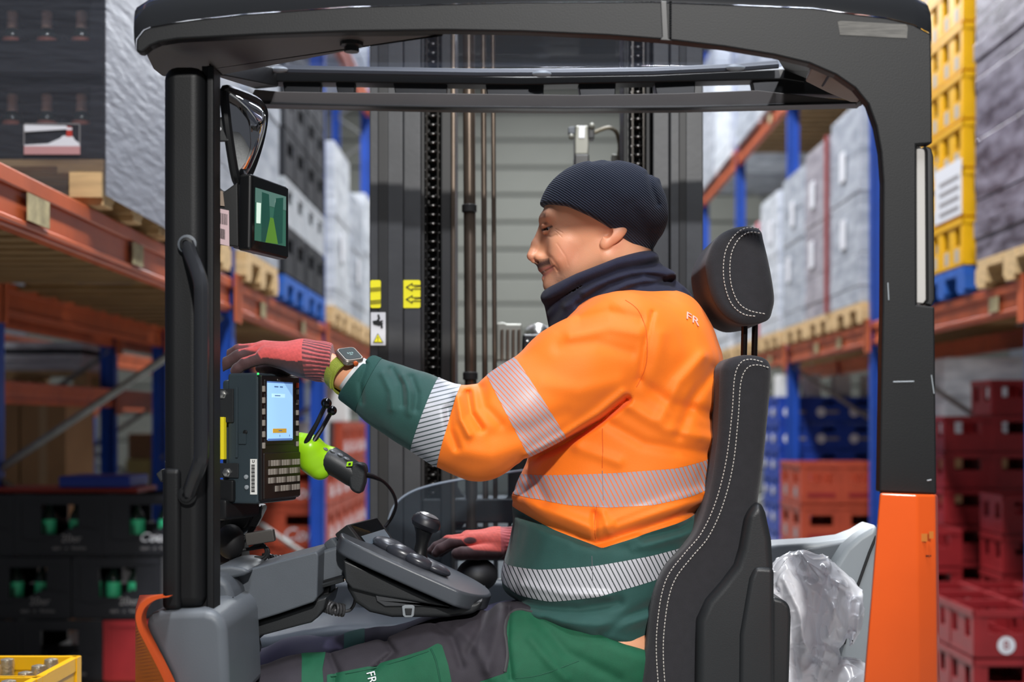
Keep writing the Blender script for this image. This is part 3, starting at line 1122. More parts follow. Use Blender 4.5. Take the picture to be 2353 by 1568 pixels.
# --- yellow crates on the floor at the left
YF = Stack(crate_body(.4, .268, .268, [(.35, .65, .5, .8)], [(.3, .5, .35, .75)], mat('crate_gold', 'e0a70e', .35, var=.06)), 'crate', 'yellow crates on the floor at the left')
FB = Stack(make_bottle('bottle', m_green_l, m_foil, .255, .03, True), 'bottle', 'foil topped bottles in the yellow crates')
for q in range(2):
    for r in range(3):
        YF.put(-1.215, 3.16 - .27 * q, .27 * r, f'yellow crate standing on the floor by the orange rim, {ORD[r]} from below, {["far", "near"][q]} stack')
    for i in range(4):
        for j in range(3):
            FB.put(-1.365 + .1 * i, 3.16 - .27 * q - .085 + .085 * j, .54 + .013, f'foil topped bottle in {["far", "near"][q]} yellow crate, {["outermost", "second", "third", "truck side"][i]} file, {["near", "middle", "far"][j]} row')
# ------------------------------------------------------------------ reach truck
m_steel = mat('guard_black', '0d0e10', .5, spec=.35, var=.08, vscale=10, bump=.08, bscale=400)
m_gloss = mat('guard_gloss', '1a1b1d', .16, spec=.6, bump=.05, bscale=30, stretch=(.4, 3, 3))
m_under = mat('guard_underside', '4a4543', .55, var=.06)
m_plate = mat('inner_lining', '75695f', .55, var=.05)
m_plastic = mat('grey_plastic', '4b5056', .5, var=.05, vscale=14, bump=.12, bscale=500)
m_plastic_l = mat('light_plastic', '898f94', .45, var=.04, bump=.08, bscale=400)
m_plastic_d = mat('dark_plastic', '212325', .45, var=.06, bump=.1, bscale=500)
m_black = mat('black_plastic', '101113', .4)
m_rubber = mat('rubber', '151517', .6)
m_torange = mat('truck_orange', 'd9551a', .28, var=.05, vscale=6, coat=.3)
m_chrome = mat('zinc_bolt', 'b9b9b6', .28, metal=1.)
m_mast = mat('mast_grey', '333436', .45, var=.14, vscale=9, bump=.1, bscale=60)
m_mastd = mat('mast_dark', '1d1d1d', .5, var=.15, vscale=9)
m_brass = mat('greasy_steel', '5d5248', .34, metal=.7, var=.25, vscale=14, stretch=(3, 3, .6))
m_chain = mat('chain_steel', '2a2826', .25, metal=.85)
m_yellow = mat('sticker_yellow', 'e8dd1a', .45)
m_fabric = mat('seat_fabric', '222125', .85, var=.1, vscale=60, bump=.5, bscale=900, sheen=.15)
m_thread = mat('seat_thread', 'b8b3ab', .7)
m_roofglass = clear_mat('roof_glass', 'dfe1e6', .10, .04, haze='8f97a8')
m_screen_plate = clear_mat('shield_plastic', 'c8cdd2', .07, .08, haze='7f8b96')

T = empty('reach_truck', (0, 2.9, 0), 'orange and black reach truck with a driver cab, seen from the rear', 'forklift')

# overhead guard: near arch with the right post
arch = [(312, 118), (313, 90), (330, 68), (345, 62), (430, 47), (560, 32), (800, 15), (1200, 4), (1500, 3), (1700, 11), (1870, 18), (1960, 31),
        (2040, 41), (2100, 56), (2140, 78), (2142, 200), (2143, 330), (2106, 333), (2107, 700), (2148, 705), (2150, 900), (2153, 1137), (2020, 1131), (2024, 900), (2028, 700), (2029, 420),
        (2024, 350), (2013, 290), (1995, 240), (1965, 203), (1920, 172), (1860, 146), (1780, 127), (1665, 108), (1530, 92), (1400, 82), (1200, 73),
        (1020, 70), (800, 73), (600, 80), (408, 90), (365, 97), (344, 106), (326, 121)]
g = prism('guard_frame', arch, 2.25, 2.275, m_steel, T, bevel=.003, seg=2, smooth=False)
border = [(312, 118), (313, 90), (330, 68), (345, 62), (430, 47), (560, 32), (800, 15), (1200, 4), (1500, 3), (1700, 11), (1870, 18), (1960, 31), (2040, 41), (2100, 56), (2140, 78), (2141, 140)]
V, Fc = [], []
N_ = 7
for (x, y) in border:
    for k in range(N_):
        a = k / (N_ - 1) * math.pi / 2
        p = W(x, y, 2.249)
        sx = -.035 if x < 330 else (.012 if x > 2120 else 0)
        V.append((p.x + sx * math.sin(a) * .4, p.y + .10 * (1 - math.cos(a)), p.z + .075 * math.sin(a)))
for i in range(len(border) - 1):
    for k in range(N_ - 1):
        a = i * N_ + k
        Fc.append((a, a + N_, a + N_ + 1, a + 1))
gt = from_py('glossy_top', V, Fc, m_gloss, g, smooth=True)
# roof sheet of the guard left end (carries the left post) and the weld seam
prism('weld_seam', [(1518, 2), (1532, 2), (1536, 88), (1546, 94), (1516, 92), (1522, 84)], 2.2485, 2.26, m_black, g, bevel=.001)
b = B()
for i in range(16):
    p = W(1541, 4 + i * 5.4, 2.2475)
    b.ball(p, .0022, 6, 4)
tag(b.done('weld_bead', m_steel, g), kind='stuff')
prism('scuffed_patch', [(1925, 50), (1932, 48), (2082, 56), (2086, 62), (2084, 88), (1930, 80)], 2.2492, 2.2498, mat('scuff_grey', '55534f', .6, var=.3, vscale=30, stretch=(1, 1, 12)), g, bevel=0)
for (x0, y0, x1, y1) in ((2052, 878, 2100, 877), (2140, 862, 2146, 905), (2040, 650, 2042, 690), (2130, 1105, 2140, 1103)):
    B().tube([W(x0, y0, 2.2495), W(x1, y1, 2.2495)], .0012, 5).done('scratch', m_plastic_l, g)
# slot in the right post
prism('slot_lit_wall', [(2106, 333), (2126, 345), (2128, 690), (2122, 698), (2107, 697)], 2.262, 2.30, mat('slot_lit_grey', 'a9a6a2', .5), T, bevel=.002)  # pale colour stands in for light on the slot's inner wall
prism('slot_bar', [(2124, 334), (2141, 340), (2146, 360), (2149, 688), (2142, 704), (2126, 700), (2131, 690), (2129, 350)], 2.256, 2.30, m_black, T, bevel=.003)
# left plate under the beam, lining at the right corner
lp = B()
A = [(370, 181), (351, 163), (318, 128), (326, 121), (344, 106), (365, 97), (408, 90), (600, 80), (800, 73), (1018, 71)]
zt = W(600, 80, 2.27).z
def plan(px, py):                                   # point of the horizontal plate seen at that pixel
    Y = max(2.277, (zt - CZ) * F / (CY - py))
    return Vector(((px - CX) * Y / F, Y, zt))
pts = [plan(x, max(y, 66)) for x, y in [(345, 100), (480, 80), (760, 73), (1022, 70)]]
pts += [plan(x, y) for x, y in [(1000, 79), (900, 98), (760, 126), (620, 153), (540, 168), (494, 177), (440, 180), (372, 176), (352, 160), (338, 132)]]
lp.poly(pts, (0, 0, .03))
lp.done('roof_plate', m_under, T, bevel=.004, seg=2)
b = B().lathe([(.019, 0), (.019, .006), (.012, .008), (.012, .016)], 8, Matrix.Translation(plan(808, 97)) @ Matrix.Rotation(math.pi, 4, 'X'))
b.done('bolt', m_black, T)
b = B()
b.poly([W(1868, 149, 2.362), W(1925, 174, 2.362), W(1968, 205, 2.362), W(2001, 238, 2.362), W(1958, 236, 2.52), W(1900, 212, 2.52), W(1850, 187, 2.52)], (0.01, 0, .03))
b.done('corner_lining', m_plate, T, bevel=.003)
for (a, c) in (((1908, 167), (1890, 197)), ((1987, 226), (1968, 240))):
    B().tube([W(a[0], a[1], 2.36), W(c[0], c[1], 2.45)], .0022, 5).done('lining_joint', m_black, T)
# side beams, far rail with slots, roof glass
b = B()
b.poly([W(1780, 128, 2.37), W(1905, 165, 2.37), W(1925, 205, 2.5), W(1990, 233, 3.1), W(1800, 160, 3.1)], (.02, 0, .03))
b.done('side_beam', m_black, T, bevel=.004)
b = B()
b.poly([W(480, 172, 2.45), W(520, 176, 2.55), W(640, 200, 3.12), W(585, 205, 3.12)], (0, 0, .04))
b.done('side_beam', m_steel, T, bevel=.004)
YR = 3.1
prism('rail_lower', [(585, 205), (640, 210), (760, 212), (1000, 214), (1330, 218), (1560, 214), (1740, 207), (1960, 232), (1985, 236), (1740, 242), (1560, 246), (1300, 248), (1000, 245), (760, 240), (600, 236), (575, 226)], YR, YR + .06, m_under, T, bevel=.008)
prism('rail_edge', [(590, 233), (760, 238), (1000, 242), (1300, 245), (1560, 243), (1740, 239), (1985, 234), (1985, 238), (1740, 244), (1560, 248), (1300, 250), (1000, 247), (760, 243), (590, 239)], YR - .006, YR + .02, m_black, T, bevel=.001)
prism('rail_upper', [(560, 162), (800, 168), (1200, 176), (1500, 172), (1800, 158), (1850, 165), (1850, 190), (1800, 182), (1500, 189), (1200, 195), (800, 189), (640, 188), (590, 184)], YR, YR + .05, m_black, T, bevel=.003)
slots = [(648, 737), (770, 815), (903, 1028), (1115, 1250), (1328, 1415), (1503, 1598), (1727, 1990)]
for (x0, x1) in slots:
    yy = lambda x: np.interp(x, [560, 1000, 1300, 1600, 1990], [180, 190, 192, 184, 170])
    prism('rail_post', [(x0, yy(x0)), (x1, yy(x1)), (x1 - 2, yy(x1) + 50), (x0 + 6, yy(x0) + 32)], YR + .01, YR + .045, m_black, T, bevel=.002)
ZG = 2.118
b = B().poly([(-.60, 2.34, ZG), (.55, 2.34, ZG), (.60, 2.9, ZG), (.57, 3.08, ZG), (-.5, 3.08, ZG), (-.57, 2.95, ZG)], (0, 0, .012))
b.done('roof_glass', m_roofglass, T, bevel=.003)
rp = [W(x, y, 3.07) for x, y in [(600, 158), (680, 160), (850, 163), (1100, 167), (1300, 167), (1500, 164), (1700, 155), (1788, 148)]]
B().tube(rp, .011, 8, flat=.7).done('roof_seal', mat('seal_grey', '3e4148', .42), T)
for (x, y) in ((1245, 170), (1690, 156), (640, 160)):
    B().ball(W(x, y, 3.055), (.022, .01, .007), 10, 6).done('seal_clip', m_plastic_l, T)

# left post and its grab handle
def post(name, x0, x1, y0, y1, Ya, Yb, m, bev):
    b = B()
    p0, p1 = W(x0, y0, Ya), W(x1, y0, Ya)
    zb = CZ - (y1 - CY) * Ya / F
    b.poly([(p0.x, Ya, p0.z), (p1.x, Ya, p0.z), (p1.x, Yb, p0.z), (p0.x, Yb, p0.z)], (0, 0, zb - p0.z))
    return b.done(name, m, T, bevel=bev, seg=4)
lpst = post('left_post', 372, 468, 148, 1404, 2.33, 2.43, m_steel, .022)
post('post_strip', 474, 491, 150, 1404, 2.345, 2.40, m_steel, .003)
post('post_groove', 464, 478, 152, 1404, 2.355, 2.40, m_black, 0)
post('post_sleeve', 371, 415, 1076, 1404, 2.323, 2.36, m_steel, .01)
hp = smooth_poly([tuple(W(x, y, Y)) for x, y, Y in [(431, 562, 2.322), (440, 590, 2.312), (452, 620, 2.29), (461, 652, 2.268), (463, 690, 2.262), (463, 860, 2.26), (463, 1030, 2.262), (458, 1068, 2.27), (446, 1100, 2.295), (434, 1135, 2.322)]], 5, False)
hh = B().tube(hp, .0115, 10, flat=1.15).done('grab_handle', mat('handle_black', '232427', .28), T)
for (x, y) in ((431, 562), (431, 1138)):
    mx_ = frame(W(x, y, 2.322), (1, 0, 0), (0, -1, 0))
    B().lathe([(.0155, 0), (.0155, .004), (.012, .005)], 20, mx_).done('washer', m_plastic if y < 600 else m_black, hh)
    B().lathe([(.0105, .004), (.0105, .011), (.006, .0115), (.006, .007), (.001, .007)], 16, mx_).done('bolt', m_black, hh)
prism('latch_tab', [(358, 1090), (372, 1078), (374, 1104), (370, 1110)], 2.36, 2.40, m_plastic_d, T, bevel=.002)

# left lower body: grey moulding with the orange skin curling round it
prism('body_moulding', [(328, 1428), (345, 1412), (372, 1404), (400, 1402), (470, 1400), (496, 1408), (512, 1424), (520, 1450), (528, 1640), (412, 1640), (386, 1555), (362, 1505), (340, 1462)], 2.32, 2.62, mat('grey_moulding', '5c6167', .45, var=.04, bump=.1, bscale=450), T, bevel=.03, seg=4)
rim = smooth_poly([(374, 1368), (345, 1374), (322, 1390), (312, 1415), (317, 1445), (334, 1480), (352, 1515), (372, 1555), (392, 1600), (410, 1640)], 5, False)
V, Fc = [], []
for (x, y) in rim:
    p, q = W(x, y, 2.285), W(x + 13, y + 5, 2.285)
    back = W(min(x, 313 + max(0, 1400 - y) * .3) - 2, y, 2.60)
    V += [tuple(q + Vector((0, .03, 0))), tuple(q), tuple(p), tuple(p + Vector((-.002, .012, 0))), tuple(back), tuple(back + Vector((.02, 0, 0)))]
for i in range(len(rim) - 1):
    for k in range(5):
        a = i * 6 + k
        Fc.append((a, a + 1, a + 7, a + 6))
from_py('orange_skin', V, Fc, mat('skin_orange', 'c94e17', .5, var=.05), T, smooth=False)

# right lower body: orange panel
V = []
for (y0, xs) in ((1133, [2021, 2022, 2108, 2150, 2155]), (1640, [1978, 1980, 2112, 2155, 2161])):
    for x, Y in zip(xs, (2.36, 2.222, 2.215, 2.238, 2.36)):
        V.append(W(x, y0 + (4 if x > 2100 and y0 < 1200 else 0), Y))
Fc = [(0, 1, 2, 3, 4)] + [(5 + i, i, i + 1, 6 + i) if False else (i, 5 + i, 6 + i, i + 1) for i in range(4)]
b = bmesh.new()
vs = [b.verts.new(v) for v in V]
b.faces.new(vs[:5]); b.faces.new(vs[5:][::-1])
for i in range(5):
    j = (i + 1) % 5
    b.faces.new((vs[i], vs[5 + i], vs[5 + j], vs[j]))
op = finish('orange_panel', b, m_torange, T, bevel=.004, seg=2)
for (x, y, w_, h_) in ((2122, 1236, 9, 9), (2140, 1230, 5, 8)):
    prism('tape_rest', [(x - w_, y - h_), (x + w_, y - h_), (x + w_, y + h_), (x - w_, y + h_)], 2.2195, 2.2205, mat('tape_tan', 'b8681c', .5), op, bevel=0)
b = B()
for x in (2134, 2140, 2147, 2151, 2156):
    b.ball(W(x - 18, 1278, 2.224), .0014, 6, 4)
tag(b.done('rivet_mark', m_black, op), kind='stuff')
post('post_foot', 2050, 2140, 1128, 1160, 2.27, 2.35, m_black, .002)

# rear cover behind the seat
prism('rear_cover', [(1700, 1262), (1790, 1251), (1880, 1246), (1945, 1238), (1980, 1225), (2016, 1203), (2016, 1640), (1700, 1640)], 2.98, 3.1, m_plastic_l, T, bevel=.012)
prism('cover_recess', [(1858, 1262), (1930, 1248), (1952, 1246), (1912, 1312), (1870, 1330), (1790, 1330), (1800, 1290)], 2.972, 2.99, m_plastic, T, bevel=.004)
prism('cover_wing', [(2018, 1206), (1975, 1232), (1945, 1258), (1912, 1310), (1880, 1400), (1870, 1640), (2018, 1640)], 2.90, 2.97, mat('wing_plastic', '7b8185', .45, var=.04), T, bevel=.012)
B().tube([W(x, y, 2.897) for x, y in [(2014, 1232), (1998, 1270), (1975, 1335), (1962, 1372), (1940, 1480)]], .003, 6).done('cover_joint', m_black, T)

# floor deck and the front column
prism('floor_deck', [(470, 1474), (620, 1464), (700, 1448), (780, 1437), (1700, 1437), (1700, 1700), (470, 1700)], 3.04, 3.35, mat('deck_plastic', '4c5258', .45, var=.05, bump=.1, bscale=400), T, bevel=.025, seg=3)
prism('foot_well', [(440, 1490), (760, 1500), (760, 1760), (440, 1760)], 3.0, 3.03, m_black, T, bevel=.01)
prism('cab_side', [(520, 1340), (1500, 1334), (1500, 1480), (520, 1480)], 3.36, 3.42, mat('side_plastic', '565b60', .5, var=.04), T, bevel=.012)
col = prism('front_column', [(480, 1318), (505, 1325), (525, 1338), (536, 1365), (545, 1420), (552, 1500), (560, 1530), (540, 1560), (530, 1640), (480, 1640)], 2.50, 2.70, m_plastic, T, bevel=.014)
B().tube([W(x, y, 2.497) for x, y in [(497, 1397), (515, 1386), (537, 1374)]], .0022, 5).done('panel_joint', m_black, col)
prism('column_cap', [(480, 1312), (500, 1303), (530, 1301), (562, 1306), (575, 1316), (560, 1324), (515, 1334), (500, 1332)], 2.56, 2.78, m_plastic, T, bevel=.012)
arm = prism('console_arm', [(500, 1336), (545, 1316), (640, 1290), (727, 1268), (732, 1276), (729, 1372), (722, 1384), (640, 1412), (562, 1436), (548, 1432), (540, 1380), (530, 1352)], 2.60, 2.80, m_plastic, T, bevel=.018, seg=4)
prism('arm_end_shade', [(722, 1276), (733, 1272), (730, 1378), (752, 1372), (745, 1400), (730, 1420), (715, 1432), (690, 1438), (600, 1462), (560, 1500), (552, 1440), (640, 1415), (720, 1388)], 2.63, 2.80, m_plastic_d, T, bevel=.008)  # arm end, with the shadow below the arm built in as dark plastic
prism('arm_bracket', [(552, 1438), (575, 1432), (585, 1470), (575, 1490), (560, 1505), (556, 1470)], 2.58, 2.66, m_plastic, T, bevel=.006)
prism('arm_link', [(726, 1272), (790, 1252), (830, 1245), (830, 1320), (730, 1350)], 2.68, 2.80, m_plastic, T, bevel=.006)
for dy in (0, 8):
    B().tube([W(724, 1343 + dy, 2.674), W(790, 1324 + dy, 2.674)], .0032 if dy == 0 else .005, 6).done('link_groove', m_black if dy == 0 else m_plastic_d, T)
prism('arm_hinge', [(732, 1352), (760, 1345), (758, 1385), (742, 1405), (728, 1410)], 2.70, 2.78, m_black, T, bevel=.006)

# control console: tilted pad on a dark base
X0, Z0c = W(812, 1247, 2.62).x, W(812, 1247, 2.62).z
tz = lambda x, y: Z0c - .44 * (x - X0) - .02 * (y - 2.62)
plan_c = [(784, 2.66), (812, 2.615), (930, 2.600), (1035, 2.598), (1066, 2.606), (1098, 2.65), (1122, 2.72), (1130, 2.80), (1112, 2.88), (1060, 2.93), (960, 2.95), (880, 2.95), (812, 2.92), (790, 2.82)]
cpts = []
for x, y in smooth_poly(plan_c, 4):
    wx = (x - CX) * y / F
    cpts.append(Vector((wx, y, tz(wx, y))))
pad = B().poly(cpts, (-.010, 0, -.030)).done('console_pad', mat('console_grey', '44484e', .36, var=.04, bump=.08, bscale=500), T, bevel=.006, seg=3)
prism('console_under', [(788, 1286), (1036, 1396), (1000, 1392), (935, 1380), (870, 1370), (808, 1354), (792, 1336)], 2.628, 2.92, m_plastic_d, T, bevel=.008, seg=3)
prism('console_base', [(795, 1335), (870, 1352), (960, 1375), (1045, 1394), (1112, 1380), (1100, 1402), (1088, 1412), (1030, 1420), (900, 1420), (848, 1408), (815, 1385), (798, 1355)], 2.64, 2.9, m_plastic_d, T, bevel=.014)
prism('base_panel', [(862, 1366), (960, 1384), (1030, 1397), (1035, 1393), (885, 1394), (866, 1382)], 2.634, 2.66, mat('base_grey', '3a3c3f', .45), T, bevel=.003)
cl = prism('square_clip', [(923, 1394), (930, 1391), (949, 1391), (953, 1395), (951, 1416), (946, 1420), (930, 1420), (925, 1415)], 2.632, 2.645, m_plastic_l, T, bevel=.002)
prism('clip_centre', [(930, 1399), (947, 1399), (945, 1414), (932, 1414)], 2.629, 2.64, m_plastic_d, cl, bevel=.001)
B().ball(W(1096, 1322, 3.01), (.044, .06, .036), 24, 14).done('palm_rest', m_rubber, T)
# recessed bowl with rocker levers and the joystick
def onpad(px, Y, up=0.):
    x = (px - CX) * Y / F
    return Vector((x, Y, tz(x, Y) + up))
nrm = Vector((.44, .02, 1)).normalized()
dirx = Vector((1, 0, -.44)).normalized()
bowl = Matrix(((dirx.x, 0, nrm.x, 0), (dirx.y, 1, nrm.y, 0), (dirx.z, -.02, nrm.z, 0), (0, 0, 0, 1)))
m_lever = mat('lever_gloss', '34363d', .3, spec=.6)
for (px, Y, rx, ry, rz) in ((900, 2.75, .040, .036, .016), (926, 2.715, .034, .020, .017), (962, 2.705, .030, .020, .014), (1000, 2.72, .032, .026, .011)):
    B().ball(onpad(px, Y, .008), (rx, ry, rz), 20, 12, bowl).done('rocker_lever', m_lever, T)
B().lathe([(.06, 0), (.058, .004), (.045, .006), (.043, .002)], 32, Matrix.Translation(onpad(962, 2.76, .001)) @ bowl).done('dial_ring', m_lever, T)
js = B()
p0, p1 = onpad(962, 2.78), W(977, 1205, 2.78)
js.tube([p0, p0 + (p1 - p0) * .25, p0 + (p1 - p0) * .5, p0 + (p1 - p0) * .75, p1], [.019, .0135, .012, .016, .024], 16)
jo = js.done('joystick', m_black, T)
km = frame(W(978, 1205, 2.78), (.92, 0, -.38), (.38, -.05, .92))
B().lathe([(.017, -.012), (.025, -.008), (.0295, .0), (.0285, .008), (.024, .0155), (.014, .0205), (.002, .022)], 28, km).done('knob', mat('knob_black', '202126', .42), jo)
B().lathe([(.02, .0185), (.0145, .0208), (.002, .0225)], 24, km).done('knob_badge', mat('knob_grey', '6d6a68', .3), jo)
# small display left of the console
dp = empty('dash_display', tuple(W(830, 1225, 2.75)), None)
dp.parent = T
dp.matrix_parent_inverse = Matrix.Translation(-T.location)
LOCS[dp.name] = tuple(W(830, 1225, 2.75))
q = [W(798, 1205, 2.70), W(868, 1187, 2.84), W(905, 1240, 2.84), W(842, 1262, 2.70)]
nq = (q[1] - q[0]).cross(q[3] - q[0]).normalized()
if nq.y > 0:
    nq = -nq
hb = B().poly(q, -nq * .035).done('housing', m_plastic_d, dp, bevel=.004)
qc = sum(q, Vector()) / 4
B().poly([qc + (p - qc) * .86 + nq * .0008 for p in q], -nq * .001).done('screen', mat('dash_glass', '0d0e10', .06), dp)
B().poly([p - nq * .036 + Vector((-.004, 0, -.004)) for p in q], -nq * .025).done('back_shell', m_plastic, dp, bevel=.006)
B().poly([qc + (p - qc) * .80 + nq * .0012 for p in (q[0] * .45 + q[3] * .55, q[1] * .45 + q[2] * .55, q[2], q[3])], nq * .0004).done('screen_reflection', mat('reflection_grey', '5c6873', .2), dp)  # pale reflection on the lower half of the glass, painted as a patch
# hoses and coiled cables by the console
def coil(name, path, r, pitch, rw, m):
    P = [Vector(p) for p in path]
    out, ph = [], 0.
    for a, c in zip(P, P[1:]):
        n = max(2, int((c - a).length / (pitch / 10)))
        t = (c - a).normalized()
        u = t.orthogonal().normalized(); v = t.cross(u)
        for i in range(n):
            ph += 2 * math.pi * (c - a).length / n / pitch
            out.append(a + (c - a) * i / n + (u * math.cos(ph) + v * math.sin(ph)) * r)
    return B().tube(out, rw, 6).done(name, m, T)
m_cable = mat('cable_grey', '3c3c3e', .4)
coil('coiled_cable', [W(746, 1392, 2.68), W(768, 1400, 2.67), W(792, 1404, 2.68)], .0105, .0062, .0028, m_cable)
B().tube(smooth_poly([tuple(W(x, y, 2.7)) for x, y in [(790, 1406), (805, 1402), (815, 1385), (814, 1365), (806, 1350)]], 5, False), .003, 8).done('cable', m_cable, T)
coil('spiral_hose', [W(604, 1281, 2.78), W(632, 1284, 2.80), W(668, 1288, 2.82)], .0055, .0075, .003, m_cable)
for path in ([(520, 1270), (575, 1262), (610, 1258), (616, 1275), (600, 1290), (570, 1300)], [(575, 1262), (600, 1250), (612, 1265), (606, 1280), (585, 1282)], [(600, 1165), (590, 1200), (575, 1225), (545, 1250), (530, 1290)],
             [(560, 1295), (585, 1285), (600, 1290), (590, 1300), (560, 1302)], [(505, 1200), (530, 1180), (556, 1170), (580, 1180), (570, 1230), (545, 1260)]):
    B().tube(smooth_poly([tuple(W(x, y, 2.74)) for x, y in path], 5, False), .0035, 8).done('cable', m_rubber, T)
b = B().box(0, .055, -.012, .012, -.010, .010, frame(W(566, 1240, 2.72), (1, 0, .16), (0, -1, 0)))
b.done('cable_plug', mat('plug_grey', '45423f', .4), T, bevel=.003)
prism('gland_block', [(490, 1170), (560, 1160), (600, 1165), (575, 1215), (548, 1235), (556, 1300), (490, 1305)], 2.76, 2.86, m_black, T, bevel=.012)
B().ball(W(530, 1245, 2.74), (.028, .028, .034), 16, 10).done('cable_boot', m_rubber, T)
prism('cable_strap', [(572, 1210), (590, 1172), (602, 1160), (600, 1190), (588, 1212)], 2.73, 2.735, m_plastic_d, T, bevel=.001)

# clear shield between the cab and the mast
sh = [(850, 1330), (868, 1262), (893, 1195), (905, 1165), (930, 1140), (975, 1120), (1060, 1102), (1215, 1080), (1420, 1060), (1420, 1330)]
prism('clear_shield', smooth_poly(sh[1:8], 4, False) + [(1420, 1060), (1420, 1330), (850, 1330)], 3.22, 3.226, m_screen_plate, T, bevel=0)
B().tube([W(x, y, 3.222) for x, y in smooth_poly(sh[2:9], 4, False)], .0032, 6).done('shield_edge', clear_mat('shield_edge', 'dfe4ea', .45, .15, haze='a9b6c4'), T)

# ------------------------------------------------------------------ mast
YM = 3.55
MS = B()
mast = empty('mast', tuple(W(1230, 970, YM + .1)), None)
mast.parent = T
mast.matrix_parent_inverse = Matrix.Translation(-T.location)
LOCS[mast.name] = tuple(W(1230, 970, YM + .1))
def up(name, x0, x1, Y0, Y1, m, y0=-160, y1=1420, bev=.004, xt0=None, xt1=None):
    return prism(name, [(xt0 or x0, y0), (xt1 or x1, y0), (x1, y1), (x0, y1)], Y0, Y1, m, mast, bevel=bev, seg=2)
up('outer_rail', 849, 926, YM, YM + .16, m_mast)
up('outer_rail', 1540, 1616, YM, YM + .16, m_mast)
up('rail_flute', 868, 892, YM - .004, YM + .02, m_mastd, bev=.003)
up('rail_flute', 1560, 1578, YM - .004, YM + .02, m_mastd, bev=.003)
up('inner_rail', 927, 967, YM + .02, YM + .16, m_mast)
up('inner_rail', 1500, 1538, YM + .02, YM + .16, m_mast)
up('rail_gap', 920, 1046, YM + .1, YM + .2, m_mastd)
up('rail_gap', 1430, 1545, YM + .1, YM + .2, m_mastd)
up('lift_rail', 1012, 1046, YM + .03, YM + .2, m_mastd, bev=.006)
up('rail_lip', 966, 976, YM + .04, YM + .1, m_mastd)
up('rail_lip', 1036, 1046, YM + .02, YM + .06, m_brass, bev=.003)
up('rail_lip', 1432, 1441, YM + .03, YM + .1, m_mastd)
up('rail_lip', 1484, 1494, YM + .03, YM + .1, m_mastd)
def pipe(name, xt, xb, r, m, Y):
    a, c = W(xt, -160, Y), W(xb, 1420, Y)
    return B().tube([a, c], r, 16).done(name, m, mast)
def wpx(p, Y): return p * Y / F
cyl = pipe('lift_cylinder', 1075, 1085, wpx(14, YM + .05), m_brass, YM + .05)
for y in (480, 865):
    a = W(1077 + (y - 250) * .006, y - 10, YM + .05); c = W(1077 + (y - 250) * .006, y + 9, YM + .05)
    B().tube([a, a * .9 + c * .1, c * .9 + a * .1, c], [wpx(15, YM), wpx(17.5, YM), wpx(17.5, YM), wpx(15, YM)], 18).done('collar', m_mastd, cyl)
pipe('hydraulic_pipe', 1109, 1117, wpx(6.5, YM), m_brass, YM + .05)
pipe('hydraulic_pipe', 1131, 1140, wpx(5.5, YM), m_brass, YM + .05)
pipe('hydraulic_pipe', 1190, 1190, wpx(24, YM), m_mastd, YM + .16).location.z = -1.25
for (y0, y1) in ((1146, 1203), (1219, 1290)):
    prism('cross_member', [(930, y0), (1540, y0), (1540, y1), (930, y1)], YM + .04, YM + .2, m_mastd, mast, bevel=.006)
for (cx_, cy_, sx, sy) in ((1046, 1146, 1, -1), (1046, 1203, 1, 1), (1434, 1146, -1, -1)):
    prism('gusset', [(cx_, cy_), (cx_ + 24 * sx, cy_), (cx_ + 14 * sx, cy_ + 10 * sy), (cx_ + 5 * sx, cy_ + 26 * sy), (cx_, cy_ + 48 * sy)], YM + .08, YM + .12, m_mastd, mast, bevel=.002)
# chains: one link on top of the next
lk = B()
s_ = wpx(1, YM)
lk.ball((0, 0, 0), (wpx(14, YM), .012, wpx(6.5, YM)), 12, 8)
lk.box(-wpx(15, YM), -wpx(11, YM), -.006, .008, -wpx(11, YM), wpx(11, YM))
lk.box(wpx(11, YM), wpx(15, YM), -.006, .008, -wpx(11, YM), wpx(11, YM))
lk.tube([(-wpx(16.5, YM), 0, 0), (wpx(16.5, YM), 0, 0)], wpx(4.5, YM), 8)
link0 = lk.done('chain_link', m_chain, None)
for ci_, (cx_, off) in enumerate(((994, 0), (1466, 7))):
    ch = B().box(W(cx_ - 9, 0, YM).x, W(cx_ + 9, 0, YM).x, YM + .075, YM + .085, W(0, 1300, YM).z, W(0, -60, YM).z).done('lift_chain', m_mastd, mast)
    for k in range(62):
        y = -40 + off + k * 20.6
        if y > 1240:
            break
        if ci_ == 0 and k == 0:
            o = link0
        else:
            o = link0.copy()
            COL.objects.link(o)
        o.parent = ch
        o.matrix_parent_inverse = Matrix()
        p = W(cx_, y, YM + .06)
        o.location = p
# stickers
def sticker(name, x0, y0, x1, y1, m, Y=YM - .0012, r=4):
    pts = []
    for (cx_, cy_, a0) in ((x1 - r, y0 + r, -90), (x1 - r, y1 - r, 0), (x0 + r, y1 - r, 90), (x0 + r, y0 + r, 180)):
        for k in range(4):
            a = math.radians(a0 + k * 30)
            pts.append((cx_ + r * math.cos(a), cy_ + r * math.sin(a)))
    return prism(name, pts, Y, Y + .001, m, mast, bevel=0)
def mark(name, pix, par, m=None, Y=YM - .002):
    return prism(name, pix, Y, Y + .0009, m or m_black, par, bevel=0)
m_stw = mat('sticker_white', 'c9c9cc', .45)
s1 = sticker('warning_sticker', 851, 644, 875, 708, m_yellow, Y=YM - .0062)
for y in (661, 664.5, 668, 690, 693.5, 697):
    mark('hazard_line', [(851, y + 1), (875, y - 1), (875, y), (851, y + 2)], s1, Y=YM - .0072)
s2 = sticker('arrow_sticker', 925, 644, 966, 708, m_yellow, Y=YM + .0185)
